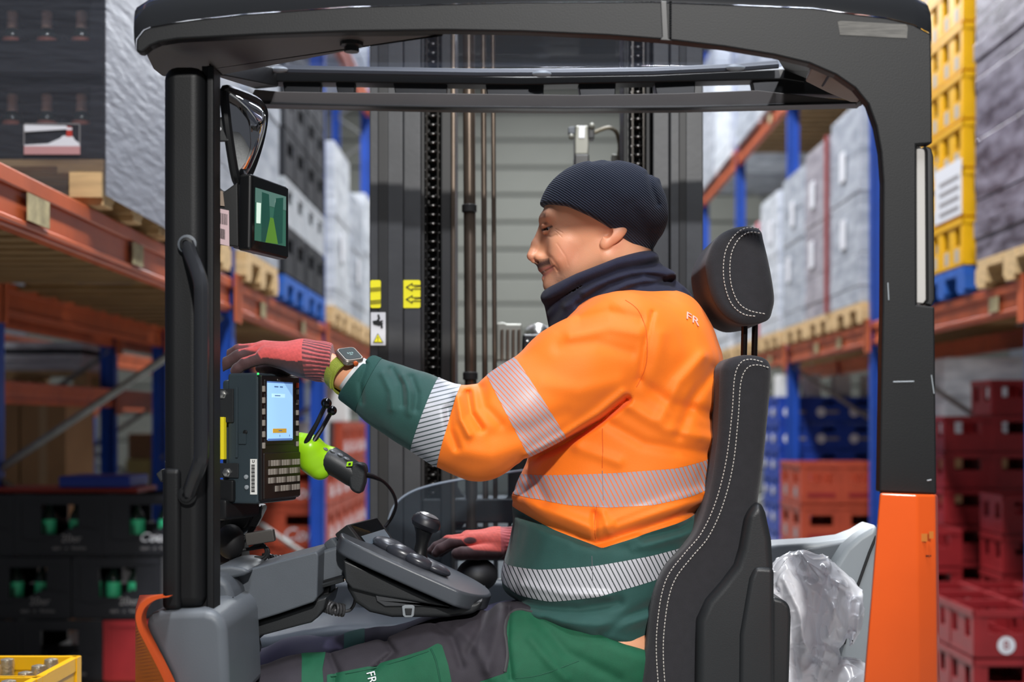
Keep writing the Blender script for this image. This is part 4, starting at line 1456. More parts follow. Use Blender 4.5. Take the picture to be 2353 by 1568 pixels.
for y in (660, 688):
    for pix in ([(932, y), (948, y - 10), (948, y - 8), (936, y)], [(932, y), (936, y), (948, y + 8), (948, y + 10)], [(946, y - 8), (948, y - 10), (948, y - 4), (946, y - 4)], [(946, y + 4), (948, y + 4), (948, y + 10), (946, y + 8)],
                [(946, y - 5), (966, y - 5), (966, y - 3.5), (946, y - 3.5)], [(946, y + 3.5), (966, y + 3.5), (966, y + 5), (946, y + 5)], [(952, y - 1), (966, y - 3), (966, y - 1.5), (952, y + .5)]):
        mark('arrow_line', pix, s2, Y=YM + .0175)
s3 = sticker('warning_sticker', 852, 718, 886, 794, m_stw, Y=YM - .0062, r=1.5)
mark('hand_sign', [(856, 738), (866, 736), (869, 731), (872, 733), (872, 738), (878, 736), (881, 738), (876, 741), (881, 743), (876, 745), (872, 750), (866, 748), (858, 746)], s3, Y=YM - .0072)
mark('part_sign', [(867, 724), (871, 722), (874, 733), (869, 734)], s3, Y=YM - .0072)
mark('part_sign', [(874, 746), (879, 744), (880, 754), (875, 755)], s3, Y=YM - .0072)
mark('triangle_edge', [(857, 788), (868, 766), (881, 788)], s3, Y=YM - .0072)
tr = mark('triangle', [(859.5, 786.5), (868.3, 769), (878.5, 786.5)], s3, m_yellow, Y=YM - .008)
mark('stroke', [(867.3, 774), (869.3, 774), (868.9, 781), (867.7, 781)], s3, Y=YM - .0088)
mark('stroke', [(867.5, 782.5), (869.1, 782.5), (869.1, 784.5), (867.5, 784.5)], s3, Y=YM - .0088)
# sensor with its cable, seen above the cap
m_sensor = mat('sensor_body', '77776f', .45, metal=.3)
sn = prism('sensor', [(1322, 288), (1352, 288), (1354, 335), (1352, 356), (1320, 356), (1320, 320)], YM + .22, YM + .28, m_sensor, mast, bevel=.005)
prism('sensor_label', [(1331, 289), (1344, 289), (1343, 317), (1330, 317)], YM + .218, YM + .222, m_white, sn, bevel=0)
prism('sensor_side', [(1306, 292), (1321, 290), (1321, 308), (1306, 306)], YM + .23, YM + .26, m_plastic, sn, bevel=.002)
prism('sensor_plug', [(1352, 290), (1366, 292), (1366, 318), (1352, 318)], YM + .22, YM + .27, m_plastic_d, sn, bevel=.003)
B().ball(W(1360, 290, YM + .22), .009, 10, 8).done('sensor_bolt', m_sensor, sn)
B().ball(W(1313, 314, YM + .22), .008, 10, 8).done('sensor_bolt', m_sensor, sn)
prism('sensor_foot', [(1320, 354), (1354, 354), (1354, 400), (1320, 400)], YM + .21, YM + .29, m_black, sn, bevel=.004)
B().tube(smooth_poly([tuple(W(x, y, YM + .23)) for x, y in [(1366, 305), (1382, 298), (1400, 294), (1415, 302), (1422, 322), (1424, 345), (1418, 365)]], 5, False), .0055, 8).done('sensor_cable', mat('cable_khaki', '6b6452', .5), mast)
prism('cable_clamp', [(1406, 354), (1436, 356), (1436, 380), (1406, 380)], YM + .22, YM + .26, m_sensor, mast, bevel=.003)
# carriage with a ribbed motor and a bright cap
mo = prism('motor', [(1140, 742), (1158, 740), (1166, 744), (1200, 744), (1204, 830), (1140, 830)], YM + .14, YM + .3, m_sensor, mast, bevel=.006)
for x in (1150, 1163, 1176, 1189):
    prism('motor_rib', [(x, 758), (x + 7, 756), (x + 7, 830), (x, 830)], YM + .132, YM + .15, m_brass, mo, bevel=.002)
cp = prism('fork_carriage', [(1201, 768), (1275, 768), (1275, 860), (1201, 860)], YM + .12, YM + .34, m_black, mast, bevel=.006)
B().ball(W(1236, 768, YM + .2), (.037, .05, .028), 20, 12).done('bright_cap', m_chrome, cp)
for x in (1212, 1226, 1240, 1254):
    B().ball(W(x, 786, YM + .12), .005, 8, 6).done('bolt', m_chrome, cp)

# ------------------------------------------------------------------ driver seat (bolted to the truck)
seat = empty('driver_seat', tuple(W(1650, 1300, 2.8)), None)
seat.parent = T
seat.matrix_parent_inverse = Matrix.Translation(-T.location)
LOCS[seat.name] = tuple(W(1650, 1300, 2.8))
back = [(1656, 862), (1662, 838), (1680, 823), (1715, 815), (1755, 820), (1773, 836), (1776, 865), (1768, 960), (1756, 1080), (1746, 1150), (1735, 1300), (1700, 1450), (1690, 1640), (1488, 1640), (1490, 1480), (1498, 1400),
        (1512, 1345), (1535, 1302), (1575, 1262), (1604, 1222), (1626, 1160), (1640, 1090), (1650, 1010), (1654, 930)]
prism('backrest', smooth_poly(back, 3), 2.60, 3.04, m_fabric, seat, bevel=.022, seg=4)
head = [(1623, 620), (1628, 585), (1648, 545), (1685, 523), (1725, 518), (1750, 528), (1758, 555), (1772, 615), (1782, 680), (1778, 712), (1768, 734), (1738, 744), (1700, 745), (1662, 722), (1636, 680)]
prism('head_restraint', smooth_poly(head, 4), 2.70, 2.95, m_fabric, seat, bevel=.028, seg=5)
for x, xb in ((1711, 1708), (1736, 1733)):
    pass
for (x, Y) in ((1711, 2.75), (1735, 2.89)):
    B().tube([W(x, 735, Y), W(x - 2, 830, Y)], .0062, 12).done('restraint_rod', mat('rod_steel', '2c2422', .22, metal=.8), seat)
shell = [(1748, 1148), (1762, 1180), (1775, 1240), (1779, 1300), (1776, 1372), (1776, 1640), (1600, 1640), (1602, 1480), (1604, 1425), (1625, 1380), (1660, 1340), (1690, 1300), (1702, 1260), (1716, 1180)]
prism('seat_shell', shell, 2.575, 2.80, m_plastic_d, seat, bevel=.016, seg=4)
prism('shell_box', [(1772, 1372), (1800, 1378), (1816, 1392), (1819, 1420), (1812, 1640), (1770, 1640)], 2.60, 3.0, m_plastic_d, seat, bevel=.012, seg=3)
prism('shell_ridge', [(1735, 1302), (1722, 1330), (1700, 1460), (1698, 1640), (1780, 1640), (1780, 1305)], 2.568, 2.60, m_plastic_d, seat, bevel=.01, seg=3)
def stitches(name, px, Y, step=8.2, ln=5.2, r=.0011):
    P = np.array(smooth_poly(px, 12, False))
    d = np.concatenate([[0], np.cumsum(np.linalg.norm(np.diff(P, axis=0), axis=1))])
    b = B()
    s = 0.
    while s < d[-1] - ln:
        a = [np.interp(s, d, P[:, i]) for i in (0, 1)]
        c = [np.interp(s + ln, d, P[:, i]) for i in (0, 1)]
        b.tube([W(a[0], a[1], Y), W(c[0], c[1], Y)], r, 5)
        s += step
    tag(b.done(name, m_thread, seat), kind='stuff')
SL = [(1752, 832), (1725, 826), (1702, 834), (1688, 868), (1682, 950), (1668, 1062), (1644, 1155), (1612, 1225), (1575, 1270), (1538, 1318), (1520, 1368), (1510, 1440), (1508, 1500), (1513, 1580)]
stitches('stitching', SL, 2.5985)
stitches('stitching', [(x + 16, y + 9) if y > 1000 else (x + 14, y + 13) for x, y in SL], 2.5985)
HL = [(1744, 526), (1715, 524), (1688, 541), (1668, 575), (1662, 620), (1667, 662), (1682, 700), (1708, 722), (1735, 727)]
stitches('stitching', HL, 2.6985)
stitches('stitching', [(1746, 536), (1722, 534), (1698, 549), (1681, 582), (1677, 624), (1682, 662), (1697, 696), (1722, 714), (1760, 722)], 2.6985)
prism('seat_cushion', [(1150, 1500), (1300, 1505), (1480, 1520), (1490, 1640), (1130, 1640)], 2.62, 3.02, m_fabric, seat, bevel=.03, seg=3)

# ------------------------------------------------------------------ mirror on the left post
mir = empty('wide_angle_mirror', tuple(W(555, 310, 2.5)), None)
mir.parent = T
mir.matrix_parent_inverse = Matrix.Translation(-T.location)
LOCS[mir.name] = tuple(W(555, 310, 2.5))
out3 = [(516, 212, 2.44), (528, 208, 2.45), (575, 226, 2.54), (598, 242, 2.59), (606, 268, 2.60), (598, 320, 2.585), (580, 378, 2.55), (562, 415, 2.51), (552, 421, 2.49), (541, 405, 2.47), (528, 330, 2.45), (519, 260, 2.44)]
oc = np.mean([tuple(W(*p)) for p in out3], axis=0)
outw = [Vector(p) for p in smooth_poly([tuple(W(*p)) for p in out3], 5)]
B().tube(outw + [outw[0]], .0085, 8, cap=False).done('mirror_rim', m_black, mir)
cc = Vector(oc)
nm_ = Vector((.80, -.58, .12)).normalized()
V, Fc = [tuple(cc + nm_ * .042)], []
R_ = [.25, .5, .75, .97]
for s in R_:
    for p in outw:
        V.append(tuple(cc + (p - cc) * s + nm_ * .042 * (1 - s ** 2)))
n_ = len(outw)
for i in range(n_):
    Fc.append((0, 1 + i, 1 + (i + 1) % n_))
    for r in range(len(R_) - 1):
        a = 1 + r * n_
        Fc.append((a + i, a + n_ + i, a + n_ + (i + 1) % n_, a + (i + 1) % n_))
from_py('mirror_glass', V, Fc, mat('mirror_silver', 'd9d9d9', .015, metal=1.), mir, smooth=True)
V = [tuple(cc - nm_ * .028)]
for s in (.5, .98):
    for p in outw:
        V.append(tuple(cc + (p - cc) * s - nm_ * .028 * (1 - s ** 3)))
Fc = []
for i in range(n_):
    Fc.append((0, 1 + (i + 1) % n_, 1 + i))
    Fc.append((1 + i, 1 + (i + 1) % n_, 1 + n_ + (i + 1) % n_, 1 + n_ + i))
from_py('mirror_back', V, Fc, m_black, mir, smooth=True)
mb = prism('mirror_bracket', [(486, 270), (494, 268), (522, 270), (526, 325), (494, 325), (486, 330)], 2.44, 2.447, m_plastic_d, mir, bevel=.002)
B().tube([W(504, 296, 2.438), W(504, 296, 2.441)], .0035, 12).done('bolt_hole', m_white, mir)
B().tube([W(486, 224, 2.45), W(520, 226, 2.45)], .0022, 8).done('mirror_stay', m_black, mir)
# ------------------------------------------------------------------ the driver
m_skin = bpy.data.materials.new('skin')
def tone_mat(m, rough, sss=0., bump=0., bscale=300., sheen=0., spec=.5):
    m.use_nodes = True
    nt = m.node_tree
    b = nt.nodes['Principled BSDF']
    a = nt.nodes.new('ShaderNodeAttribute')
    a.attribute_name = 'tone'
    nt.links.new(a.outputs['Color'], b.inputs['Base Color'])
    b.inputs['Roughness'].default_value = rough
    b.inputs['Specular IOR Level'].default_value = spec
    b.inputs['Sheen Weight'].default_value = sheen
    if sss:
        b.inputs['Subsurface Weight'].default_value = sss
        b.inputs['Subsurface Radius'].default_value = (.8, .3, .15)
        b.inputs['Subsurface Scale'].default_value = .006
    if bump:
        t = nt.nodes.new('ShaderNodeTexCoord')
        n = nt.nodes.new('ShaderNodeTexNoise')
        n.inputs['Scale'].default_value = bscale
        n.inputs['Detail'].default_value = 3
        bp = nt.nodes.new('ShaderNodeBump')
        bp.inputs['Strength'].default_value = bump
        bp.inputs['Distance'].default_value = .001
        nt.links.new(t.outputs['Object'], n.inputs['Vector'])
        nt.links.new(n.outputs[0], bp.inputs['Height'])
        nt.links.new(bp.outputs[0], b.inputs['Normal'])
    return m
tone_mat(m_skin, .42, sss=.25, bump=.25, bscale=700)
m_glove = tone_mat(bpy.data.materials.new('glove_knit'), .75, bump=.6, bscale=1100, sheen=.2)
m_hiviz = mat('hiviz_orange', 'ff7c12', .62, bump=.25, bscale=900, sheen=.1)
m_dgreen = mat('sweat_green', '1f4a45', .75, var=.05, vscale=40, bump=.35, bscale=900, sheen=.15)
m_navy = mat('fleece_navy', '16182e', .9, var=.08, vscale=80, bump=.6, bscale=700, sheen=.06)
m_tgreen = mat('trouser_green', '0f5338', .75, var=.06, vscale=50, bump=.35, bscale=1000)
m_tchar = mat('trouser_charcoal', '2f2b32', .78, var=.06, vscale=50, bump=.35, bscale=1000)
m_tnavy = mat('trouser_navy', '1e1b33', .78)
m_cuffw = mat('shirt_white', 'cfd0d2', .7)


def stripes(name, base, line, period, duty, ax, az, rough=.45):
    m = bpy.data.materials.new(name)
    m.use_nodes = True
    nt = m.node_tree
    b = nt.nodes['Principled BSDF']
    b.inputs['Roughness'].default_value = rough
    t = nt.nodes.new('ShaderNodeTexCoord')
    s = nt.nodes.new('ShaderNodeSeparateXYZ')
    nt.links.new(t.outputs['Object'], s.inputs[0])
    def mth(op, a, c):
        n = nt.nodes.new('ShaderNodeMath')
        n.operation = op
        for i, v in enumerate((a, c)):
            if isinstance(v, (int, float)):
                n.inputs[i].default_value = v
            elif v is not None:
                nt.links.new(v, n.inputs[i])
        return n.outputs[0]
    c = mth('ADD', mth('MULTIPLY', s.outputs[0], ax / period), mth('MULTIPLY', s.outputs[2], az / period))
    k = mth('LESS_THAN', mth('FRACT', c, None), duty)
    mx = nt.nodes.new('ShaderNodeMix')
    mx.data_type = 'RGBA'
    mx.inputs[6].default_value = rgb(base)
    mx.inputs[7].default_value = rgb(line)
    nt.links.new(k, mx.inputs[0])
    nt.links.new(mx.outputs[2], b.inputs['Base Color'])
    return m


m_tape_o = stripes('tape_on_orange', 'a99ba0', 'f0722a', .0082, .24, .888, .46)
m_tape_g = stripes('tape_on_green', 'b4b4ba', '24302f', .0082, .24, .888, .46)
m_tape_s = stripes('tape_on_sleeve', 'aeb0b8', '2a3a3a', .0078, .26, -.25, .97)
m_tape_a = stripes('tape_on_arm', 'b0a2a8', 'f0722a', .0068, .24, .74, .68)
m_beanie = mat('beanie_knit', '1a1f30', .85, sheen=.2)
_nt = m_beanie.node_tree
_t = _nt.nodes.new('ShaderNodeTexCoord'); _mp = _nt.nodes.new('ShaderNodeMapping'); _wv = _nt.nodes.new('ShaderNodeTexWave'); _bp = _nt.nodes.new('ShaderNodeBump')
_mp.inputs['Rotation'].default_value = (0, math.radians(52), 0)
_wv.inputs['Scale'].default_value = 75
_wv.inputs['Distortion'].default_value = .6
_bp.inputs['Strength'].default_value = .9
_bp.inputs['Distance'].default_value = .002
_nt.links.new(_t.outputs['Object'], _mp.inputs[0]); _nt.links.new(_mp.outputs[0], _wv.inputs['Vector']); _nt.links.new(_wv.outputs[0], _bp.inputs['Height'])
_nt.links.new(_bp.outputs[0], _nt.nodes['Principled BSDF'].inputs['Normal'])
_mx = _nt.nodes.new('ShaderNodeMix'); _mx.data_type = 'RGBA'
_mx.inputs[6].default_value = rgb('141a28'); _mx.inputs[7].default_value = rgb('262e44')
_nt.links.new(_wv.outputs[0], _mx.inputs[0]); _nt.links.new(_mx.outputs[2], _nt.nodes['Principled BSDF'].inputs['Base Color'])

D_ = empty('person', tuple(W(1400, 1460, 2.82)), 'seated driver in orange hi-vis sweatshirt, navy beanie and green trousers reaching for the terminal', 'person')


def pt(px, py, Y):
    return np.array(W(px, py, Y), np.float32)


def C4(pts):
    return [pt(*p[:3]) for p in pts], [p[3] for p in pts]


def sines(p, k, seed, n=5):
    r = np.random.default_rng(seed)
    o = 0
    for _ in range(n):
        d = r.normal(size=3); d /= np.linalg.norm(d)
        o = o + np.sin((p[0] * d[0] + p[1] * d[1] + p[2] * d[2]) * k * r.uniform(.6, 1.5) + r.uniform(0, 6.28))
    return o / n


def seg2(x, y, pl):
    d = None
    for (ax, ay), (bx, by) in zip(pl, pl[1:]):
        ex, ey = bx - ax, by - ay
        t = np.clip(((x - ax) * ex + (y - ay) * ey) / (ex * ex + ey * ey), 0, 1)
        q = (x - ax - ex * t) ** 2 + (y - ay - ey * t) ** 2
        d = q if d is None else np.minimum(d, q)
    return np.sqrt(d)


def folds(p, lst, ylim):
    """Creases (+ inward, - outward) drawn along side-view lines, fading towards the far side."""
    u = CX + F * p[0] / p[1]
    v = CY - F * (p[2] - CZ) / p[1]
    w = np.clip((ylim - p[1]) / .06, 0, 1)
    o = 0
    for pl, wd, dp in lst:
        o = o + dp * np.exp(-(seg2(u, v, pl) / wd) ** 2)
    return o * w


# ---- sweatshirt
YT, ST = 2.815, 2.815 / F
tv = [640, 672, 690, 720, 760, 820, 900, 1000, 1060, 1120, 1160, 1200, 1260, 1320, 1370, 1430, 1500, 1560]
tf = [1400, 1352, 1330, 1300, 1278, 1262, 1246, 1226, 1212, 1184, 1176, 1180, 1168, 1150, 1158, 1190, 1240, 1270]
tb = [1540, 1580, 1595, 1616, 1636, 1656, 1656, 1650, 1644, 1634, 1628, 1616, 1600, 1570, 1545, 1520, 1500, 1490]
tw = [.05, .095, .125, .165, .195, .212, .215, .212, .21, .208, .206, .205, .206, .208, .208, .205, .20, .19]
_dv = np.linspace(640, 1560, 400)
def _sm(t):
    a = np.interp(_dv, tv, t)
    k = np.hanning(21); k /= k.sum()
    return np.convolve(np.pad(a, 10, mode='edge'), k, 'valid')
_TF, _TB, _TW = _sm(tf), _sm(tb), _sm(tw)
armL, rL = C4([(1432, 792, 2.672, .100), (1312, 862, 2.635, .089), (1205, 938, 2.605, .0815), (1100, 998, 2.59, .0785), (1032, 980, 2.585, .068), (952, 940, 2.59, .0625), (882, 906, 2.605, .053), (822, 870, 2.622, .0435), (770, 838, 2.635, .041)])
armR, rR = C4([(1450, 790, 2.985, .095), (1400, 960, 3.03, .08), (1330, 1120, 3.05, .07), (1250, 1230, 3.05, .055), (1190, 1252, 3.045, .045)])
F_SHIRT = [
    ([(1210, 1062), (1290, 1022), (1380, 966), (1440, 918)], 9, .014), ([(1216, 1048), (1300, 1003), (1380, 950), (1432, 905)], 13, -.006),
    ([(1470, 880), (1545, 930), (1640, 955)], 16, .004), ([(1440, 930), (1530, 985), (1640, 1010)], 15, -.004), ([(1400, 975), (1480, 1020), (1630, 1045)], 14, .0035),
    ([(1330, 1030), (1420, 1062)], 14, -.003), ([(1640, 850), (1590, 920), (1560, 1000)], 14, .004), ([(1615, 820), (1560, 880), (1520, 960)], 15, -.004),
    ([(1500, 720), (1480, 800), (1470, 870)], 7, .003), ([(1520, 770), (1505, 840), (1480, 890)], 18, -.003),
    ([(1335, 735), (1400, 720), (1470, 735)], 16, .005), ([(1310, 770), (1400, 752), (1465, 765)], 16, -.004), ([(1285, 800), (1370, 790), (1450, 810)], 15, .003),
    ([(1075, 905), (1082, 950), (1105, 985)], 9, .007), ([(1052, 915), (1060, 965), (1078, 1000)], 9, -.006), ([(1105, 893), (1112, 935), (1150, 975)], 13, .004), ([(1030, 940), (1034, 990), (1050, 1030)], 10, .005),
    ([(1060, 1040), (1130, 1050), (1200, 1030)], 20, -.004), ([(1130, 1000), (1220, 985), (1300, 950)], 18, .003), ([(1250, 880), (1330, 900), (1420, 880)], 20, -.003),
    ([(1195, 1080), (1235, 1110), (1250, 1150)], 14, .004),
    ([(1178, 1172), (1260, 1212), (1368, 1250), (1480, 1215), (1622, 1168)], 11, .008), ([(1180, 1140), (1270, 1178), (1368, 1216), (1480, 1182), (1622, 1136)], 16, -.007),
    ([(1365, 1180), (1368, 1235)], 7, .004), ([(1385, 1180), (1400, 1225)], 9, -.003), ([(1420, 1200), (1520, 1165), (1610, 1140)], 10, .004),
    ([(1480, 1235), (1560, 1215), (1612, 1180)], 10, .006), ([(1455, 1262), (1540, 1240), (1600, 1222)], 10, -.003), ([(1330, 1245), (1460, 1262)], 14, .003),
    ([(1160, 1372), (1240, 1395), (1330, 1400), (1420, 1385)], 14, .006), ([(1180, 1400), (1290, 1432), (1400, 1440), (1490, 1420)], 16, -.005), ([(1200, 1345), (1300, 1365), (1400, 1370)], 10, -.003),
    ([(1250, 1430), (1360, 1470), (1485, 1500)], 10, .004), ([(1380, 1460), (1440, 1420), (1495, 1395)], 12, .004),
    ([(900, 850), (922, 885), (925, 930)], 8, .004), ([(880, 860), (898, 900), (900, 940)], 8, -.003), ([(945, 868), (958, 905), (955, 940)], 8, .0035), ([(925, 865), (940, 900), (940, 950)], 8, -.003),
    ([(842, 838), (828, 880), (832, 925)], 6, .003)]


def d_torso(p):
    v = CY - (p[2] - CZ) / ST
    vc = np.clip(v, 640, 1560)
    f, b_, w = np.interp(vc, _dv, _TF), np.interp(vc, _dv, _TB), np.interp(vc, _dv, _TW)
    a = (b_ - f) / 2 * ST
    c = ((b_ + f) / 2 - CX) * ST
    n = 2.35
    q = ((np.abs(p[0] - c) / a) ** n + (np.abs(p[1] - 2.822) / w) ** n) ** (1 / n)
    d = (q - 1) * np.minimum(a, w) * .85
    return smax(d, (668 - v) * ST, .03)


def hem(p):                                        # lower edge runs down to the back
    u = CX + p[0] / ST
    v = CY - (p[2] - CZ) / ST
    return (v - np.interp(u, [1120, 1150, 1200, 1260, 1350, 1420, 1490, 1560], [1352, 1356, 1384, 1416, 1460, 1490, 1514, 1520])) * ST


_ca = armL[-1] - armL[-2]
_ca = np.array([-.77, 0, .64], np.float32)
armL[-1] = pt(817, 865, 2.625)
_cr = armR[-1] - armR[-2]
_cr = _cr / np.linalg.norm(_cr)


def d_armL(p):
    d = chain(p, armL, rL, .03)
    e = (p[0] - armL[-1][0]) * _ca[0] + (p[1] - armL[-1][1]) * _ca[1] + (p[2] - armL[-1][2]) * _ca[2]
    return smax(d, e, .006)


def d_armR(p):
    d = chain(p, armR, rR, .03)
    e = (p[0] - armR[-1][0]) * _cr[0] + (p[1] - armR[-1][1]) * _cr[1] + (p[2] - armR[-1][2]) * _cr[2]
    return smax(d, e, .006)


def d_shirt(p):
    t = smax(d_torso(p), hem(p), .014)
    d = smin(t, d_armL(p), .035)
    d = smin(d, d_armR(p), .03)
    d = d + 1.5 * folds(p, F_SHIRT, 2.80)
    return d + .0012 * sines(p, 60, 3) + .0008 * sines(p, 140, 4)


def onto(f, px, py, Ya=2.4, Yb=3.1):
    """First surface point of f on the line of sight through a photo pixel, and its normal."""
    Ys = np.linspace(Ya, Yb, 500)
    p = [(px - CX) * Ys / F, Ys, CZ - (py - CY) * Ys / F]
    s = f(p)
    i = int(np.argmax(s < 0))
    if not (s < 0).any():
        i = int(np.argmin(s))
    y = Ys[i]
    V = np.array([[(px - CX) * y / F, y, CZ - (py - CY) * y / F]])
    V, N = project(f, V, .004, 2)
    return Vector(V[0]), Vector(N[0])


sw = Soft.make(d_shirt, pt(750, 655, 2.46) - np.array([.0, 0, .72]), np.array([W(1690, 600, 3.0).x, 3.16, W(0, 650, 2.8).z]), .0042)
P3 = lambda V: [V[:, 0], V[:, 1], V[:, 2]]
sleeve, body_ = sw.cut(lambda V: np.where(V[:, 1] < 2.82, d_armL(P3(V)) - d_torso(P3(V)) + .004, 1.))
shirt = empty('sweatshirt', tuple(W(1400, 1100, 2.82)), None)
shirt.parent = D_
shirt.matrix_parent_inverse = Matrix.Translation(-D_.location)
LOCS[shirt.name] = tuple(W(1400, 1100, 2.82))


def line_px(a, b):
    """Signed side of the picture line a->b, as a cut function (through the lens-independent X-Z plane at arm depth)."""
    (ax, ay), (bx, by) = a, b
    n = np.array([by - ay, -(bx - ax)], float)
    n /= np.linalg.norm(n)
    def f(V):
        u, v = pxy(np.stack([V[:, 0], np.full(len(V), 2.6), V[:, 2]], 1))
        return (u - ax) * n[0] + (v - ay) * n[1]
    return f


def curve_y(pts):
    xs, ys = zip(*pts)
    def f(V):
        u = CX + V[:, 0] / ST
        v = CY - (V[:, 2] - CZ) / ST
        d = np.linspace(min(xs), max(xs), 300)
        a = np.interp(d, xs, ys)
        k = np.hanning(15); k /= k.sum()
        a = np.convolve(np.pad(a, 7, mode='edge'), k, 'valid')
        return v - np.interp(u, d, a)
    return f


# torso bands, top to bottom
up_, rest = body_.cut(curve_y([(1150, 1092), (1215, 1088), (1385, 1080), (1530, 1070), (1600, 1055), (1660, 1030)]))
up_.add('orange_panel', m_hiviz, shirt)
tp, rest = rest.cut(curve_y([(1150, 1122), (1178, 1131), (1300, 1149), (1385, 1153), (1480, 1148), (1570, 1130), (1660, 1100)]))
tp.push(.0006).add('reflective_tape', m_tape_o, shirt, label='silver tape with orange hatching')
og, rest = rest.cut(curve_y([(1150, 1150), (1180, 1164), (1270, 1205), (1370, 1241), (1480, 1206), (1560, 1184), (1660, 1146)]))
og.add('orange_hem', m_hiviz, shirt)
gr, rest = rest.cut(curve_y([(1120, 1290), (1160, 1290), (1235, 1290), (1360, 1277), (1480, 1257), (1600, 1233), (1660, 1220)]))
gr.add('green_panel', m_dgreen, shirt)
tp, rest = rest.cut(curve_y([(1120, 1316), (1145, 1326), (1190, 1350), (1260, 1357), (1360, 1343), (1490, 1310), (1580, 1268), (1660, 1230)]))
tp.push(.0006).add('reflective_tape', m_tape_g, shirt, label='silver tape with dark hatching')
rest.add('green_hem', m_dgreen, shirt)
# sleeve bands, shoulder to cuff
a_, rest = sleeve.cut(lambda V: -line_px((1190, 833), (1304, 1012))(V))
sgn = 1 if (pxy(a_.V)[0].mean() > pxy(rest.V)[0].mean()) else -1
if sgn < 0:
    a_, rest = rest, a_
a_.add('orange_sleeve', m_hiviz, shirt)
def take(s, a, b):
    """Split by a picture line; returns (right part, left part)."""
    l, r = s.cut(line_px(a, b))
    return (l, r) if pxy(l.V)[0].mean() > pxy(r.V)[0].mean() else (r, l)
tp, rest = take(rest, (1121, 868), (1212, 1044))
tp.push(.0006).add('reflective_tape', m_tape_a, shirt, label='silver tape round the upper arm')
el, rest = take(rest, (1058, 893), (1008, 1064))
el.add('orange_elbow', m_hiviz, shirt)
tp, rest = take(rest, (1003, 884), (944, 1040))
tp.push(.0006).add('reflective_tape', m_tape_s, shirt, label='silver tape round the forearm')
fo, cu = take(rest, (872, 834), (816, 950))
fo.add('green_forearm', m_dgreen, shirt)
cu.push(.0008).add('ribbed_cuff', mat('cuff_green', '1e4a44', .8, bump=.5, bscale=500, stretch=(3, 1, 1)), shirt)


def seam(name, px, m, par, f, r=.0009, n=5, Ya=2.4):
    pl = [onto(f, x, y, Ya)[0] for x, y in smooth_poly(px, n, False)]
    return B().tube(pl, r, 6).done(name, m, par)


m_seam = mat('seam_orange', 'e0641a', .7)
seam('seam', [(1437, 690), (1465, 712), (1482, 750), (1488, 800), (1482, 850), (1462, 890)], m_seam, shirt, d_shirt)
seam('seam', [(1384, 985), (1385, 1030), (1384, 1076)], m_seam, shirt, d_shirt)
seam('seam', [(1384, 1082), (1386, 1150)], mat('seam_grey', '8a7a7c', .7), shirt, d_shirt)
seam('seam', [(1372, 1160), (1366, 1205), (1369, 1238)], m_seam, shirt, d_shirt)
seam('seam', [(1360, 1278), (1362, 1340)], mat('seam_dark', '5a5c60', .7), shirt, d_shirt)
p_, n_v = onto(d_shirt, 1590, 735)
text('back_print', 'FR', mat('print_rose', 'f2b5a8', .5), frame(p_ + n_v * .0015, Vector((1, .55, -.75)), n_v), .03, shirt)

# ---- neck gaiter
def tilt(p):
    u = CX + p[0] / ST - 1368
    v = CY - (p[2] - CZ) / ST - 622
    return u * .36 + v * .933, u * .933 - v * .36          # along the neck, across it (front negative)


def d_gaiter(p):
    t, r = tilt(p)
    tt = [-6, 0, 30, 60, 90, 128, 150]
    h = np.interp(t, tt, [136, 138, 142, 150, 158, 172, 175])
    c = np.interp(t, tt, [0, 0, 4, 8, 12, 16, 18])
    w = np.interp(t, tt, [.084, .086, .092, .10, .11, .125, .13])
    d = (np.sqrt(((r - c) / h) ** 2 + ((p[1] - 2.822) / w) ** 2) - 1) * .085
    e = np.maximum(-t, t - 146) * ST
    d = smax(d, e, .014)
    hollow = (np.sqrt((r / 118.) ** 2 + ((p[1] - 2.822) / .070) ** 2) - 1) * .07
    d = smax(d, -smax(hollow, (t - 22) * ST, .004), .006)
    return d + folds(p, F_NECK, 2.83) * 1.5 + .0012 * sines(p, 70, 9)


F_NECK = [([(1250, 715), (1330, 660), (1420, 625), (1530, 605)], 9, .006), ([(1245, 690), (1330, 640), (1420, 603), (1510, 585)], 12, -.005), ([(1330, 700), (1400, 655), (1480, 632), (1560, 650)], 9, .006),
          ([(1300, 700), (1370, 655), (1450, 625), (1550, 628)], 10, -.005), ([(1400, 690), (1470, 655), (1540, 650), (1580, 680)], 9, .005), ([(1255, 750), (1290, 700), (1330, 680)], 9, .005), ([(1375, 690), (1440, 652), (1530, 640)], 8, -.004)]
ga = Soft.make(d_gaiter, pt(1225, 790, 2.80) - np.array([0, .14, 0]), pt(1610, 560, 2.82) + np.array([0, .14, 0]), .003)
ga.add('neck_gaiter', m_navy, D_)

# ---- beanie
def uv(p):
    return CX + p[0] / ST, (p[1] - 2.822) / ST, CY - (p[2] - CZ) / ST


def px_ell(p, c, r, rot=0.):
    u, l, v = uv(p)
    return ell([u, l, v], c, r, rot) * ST


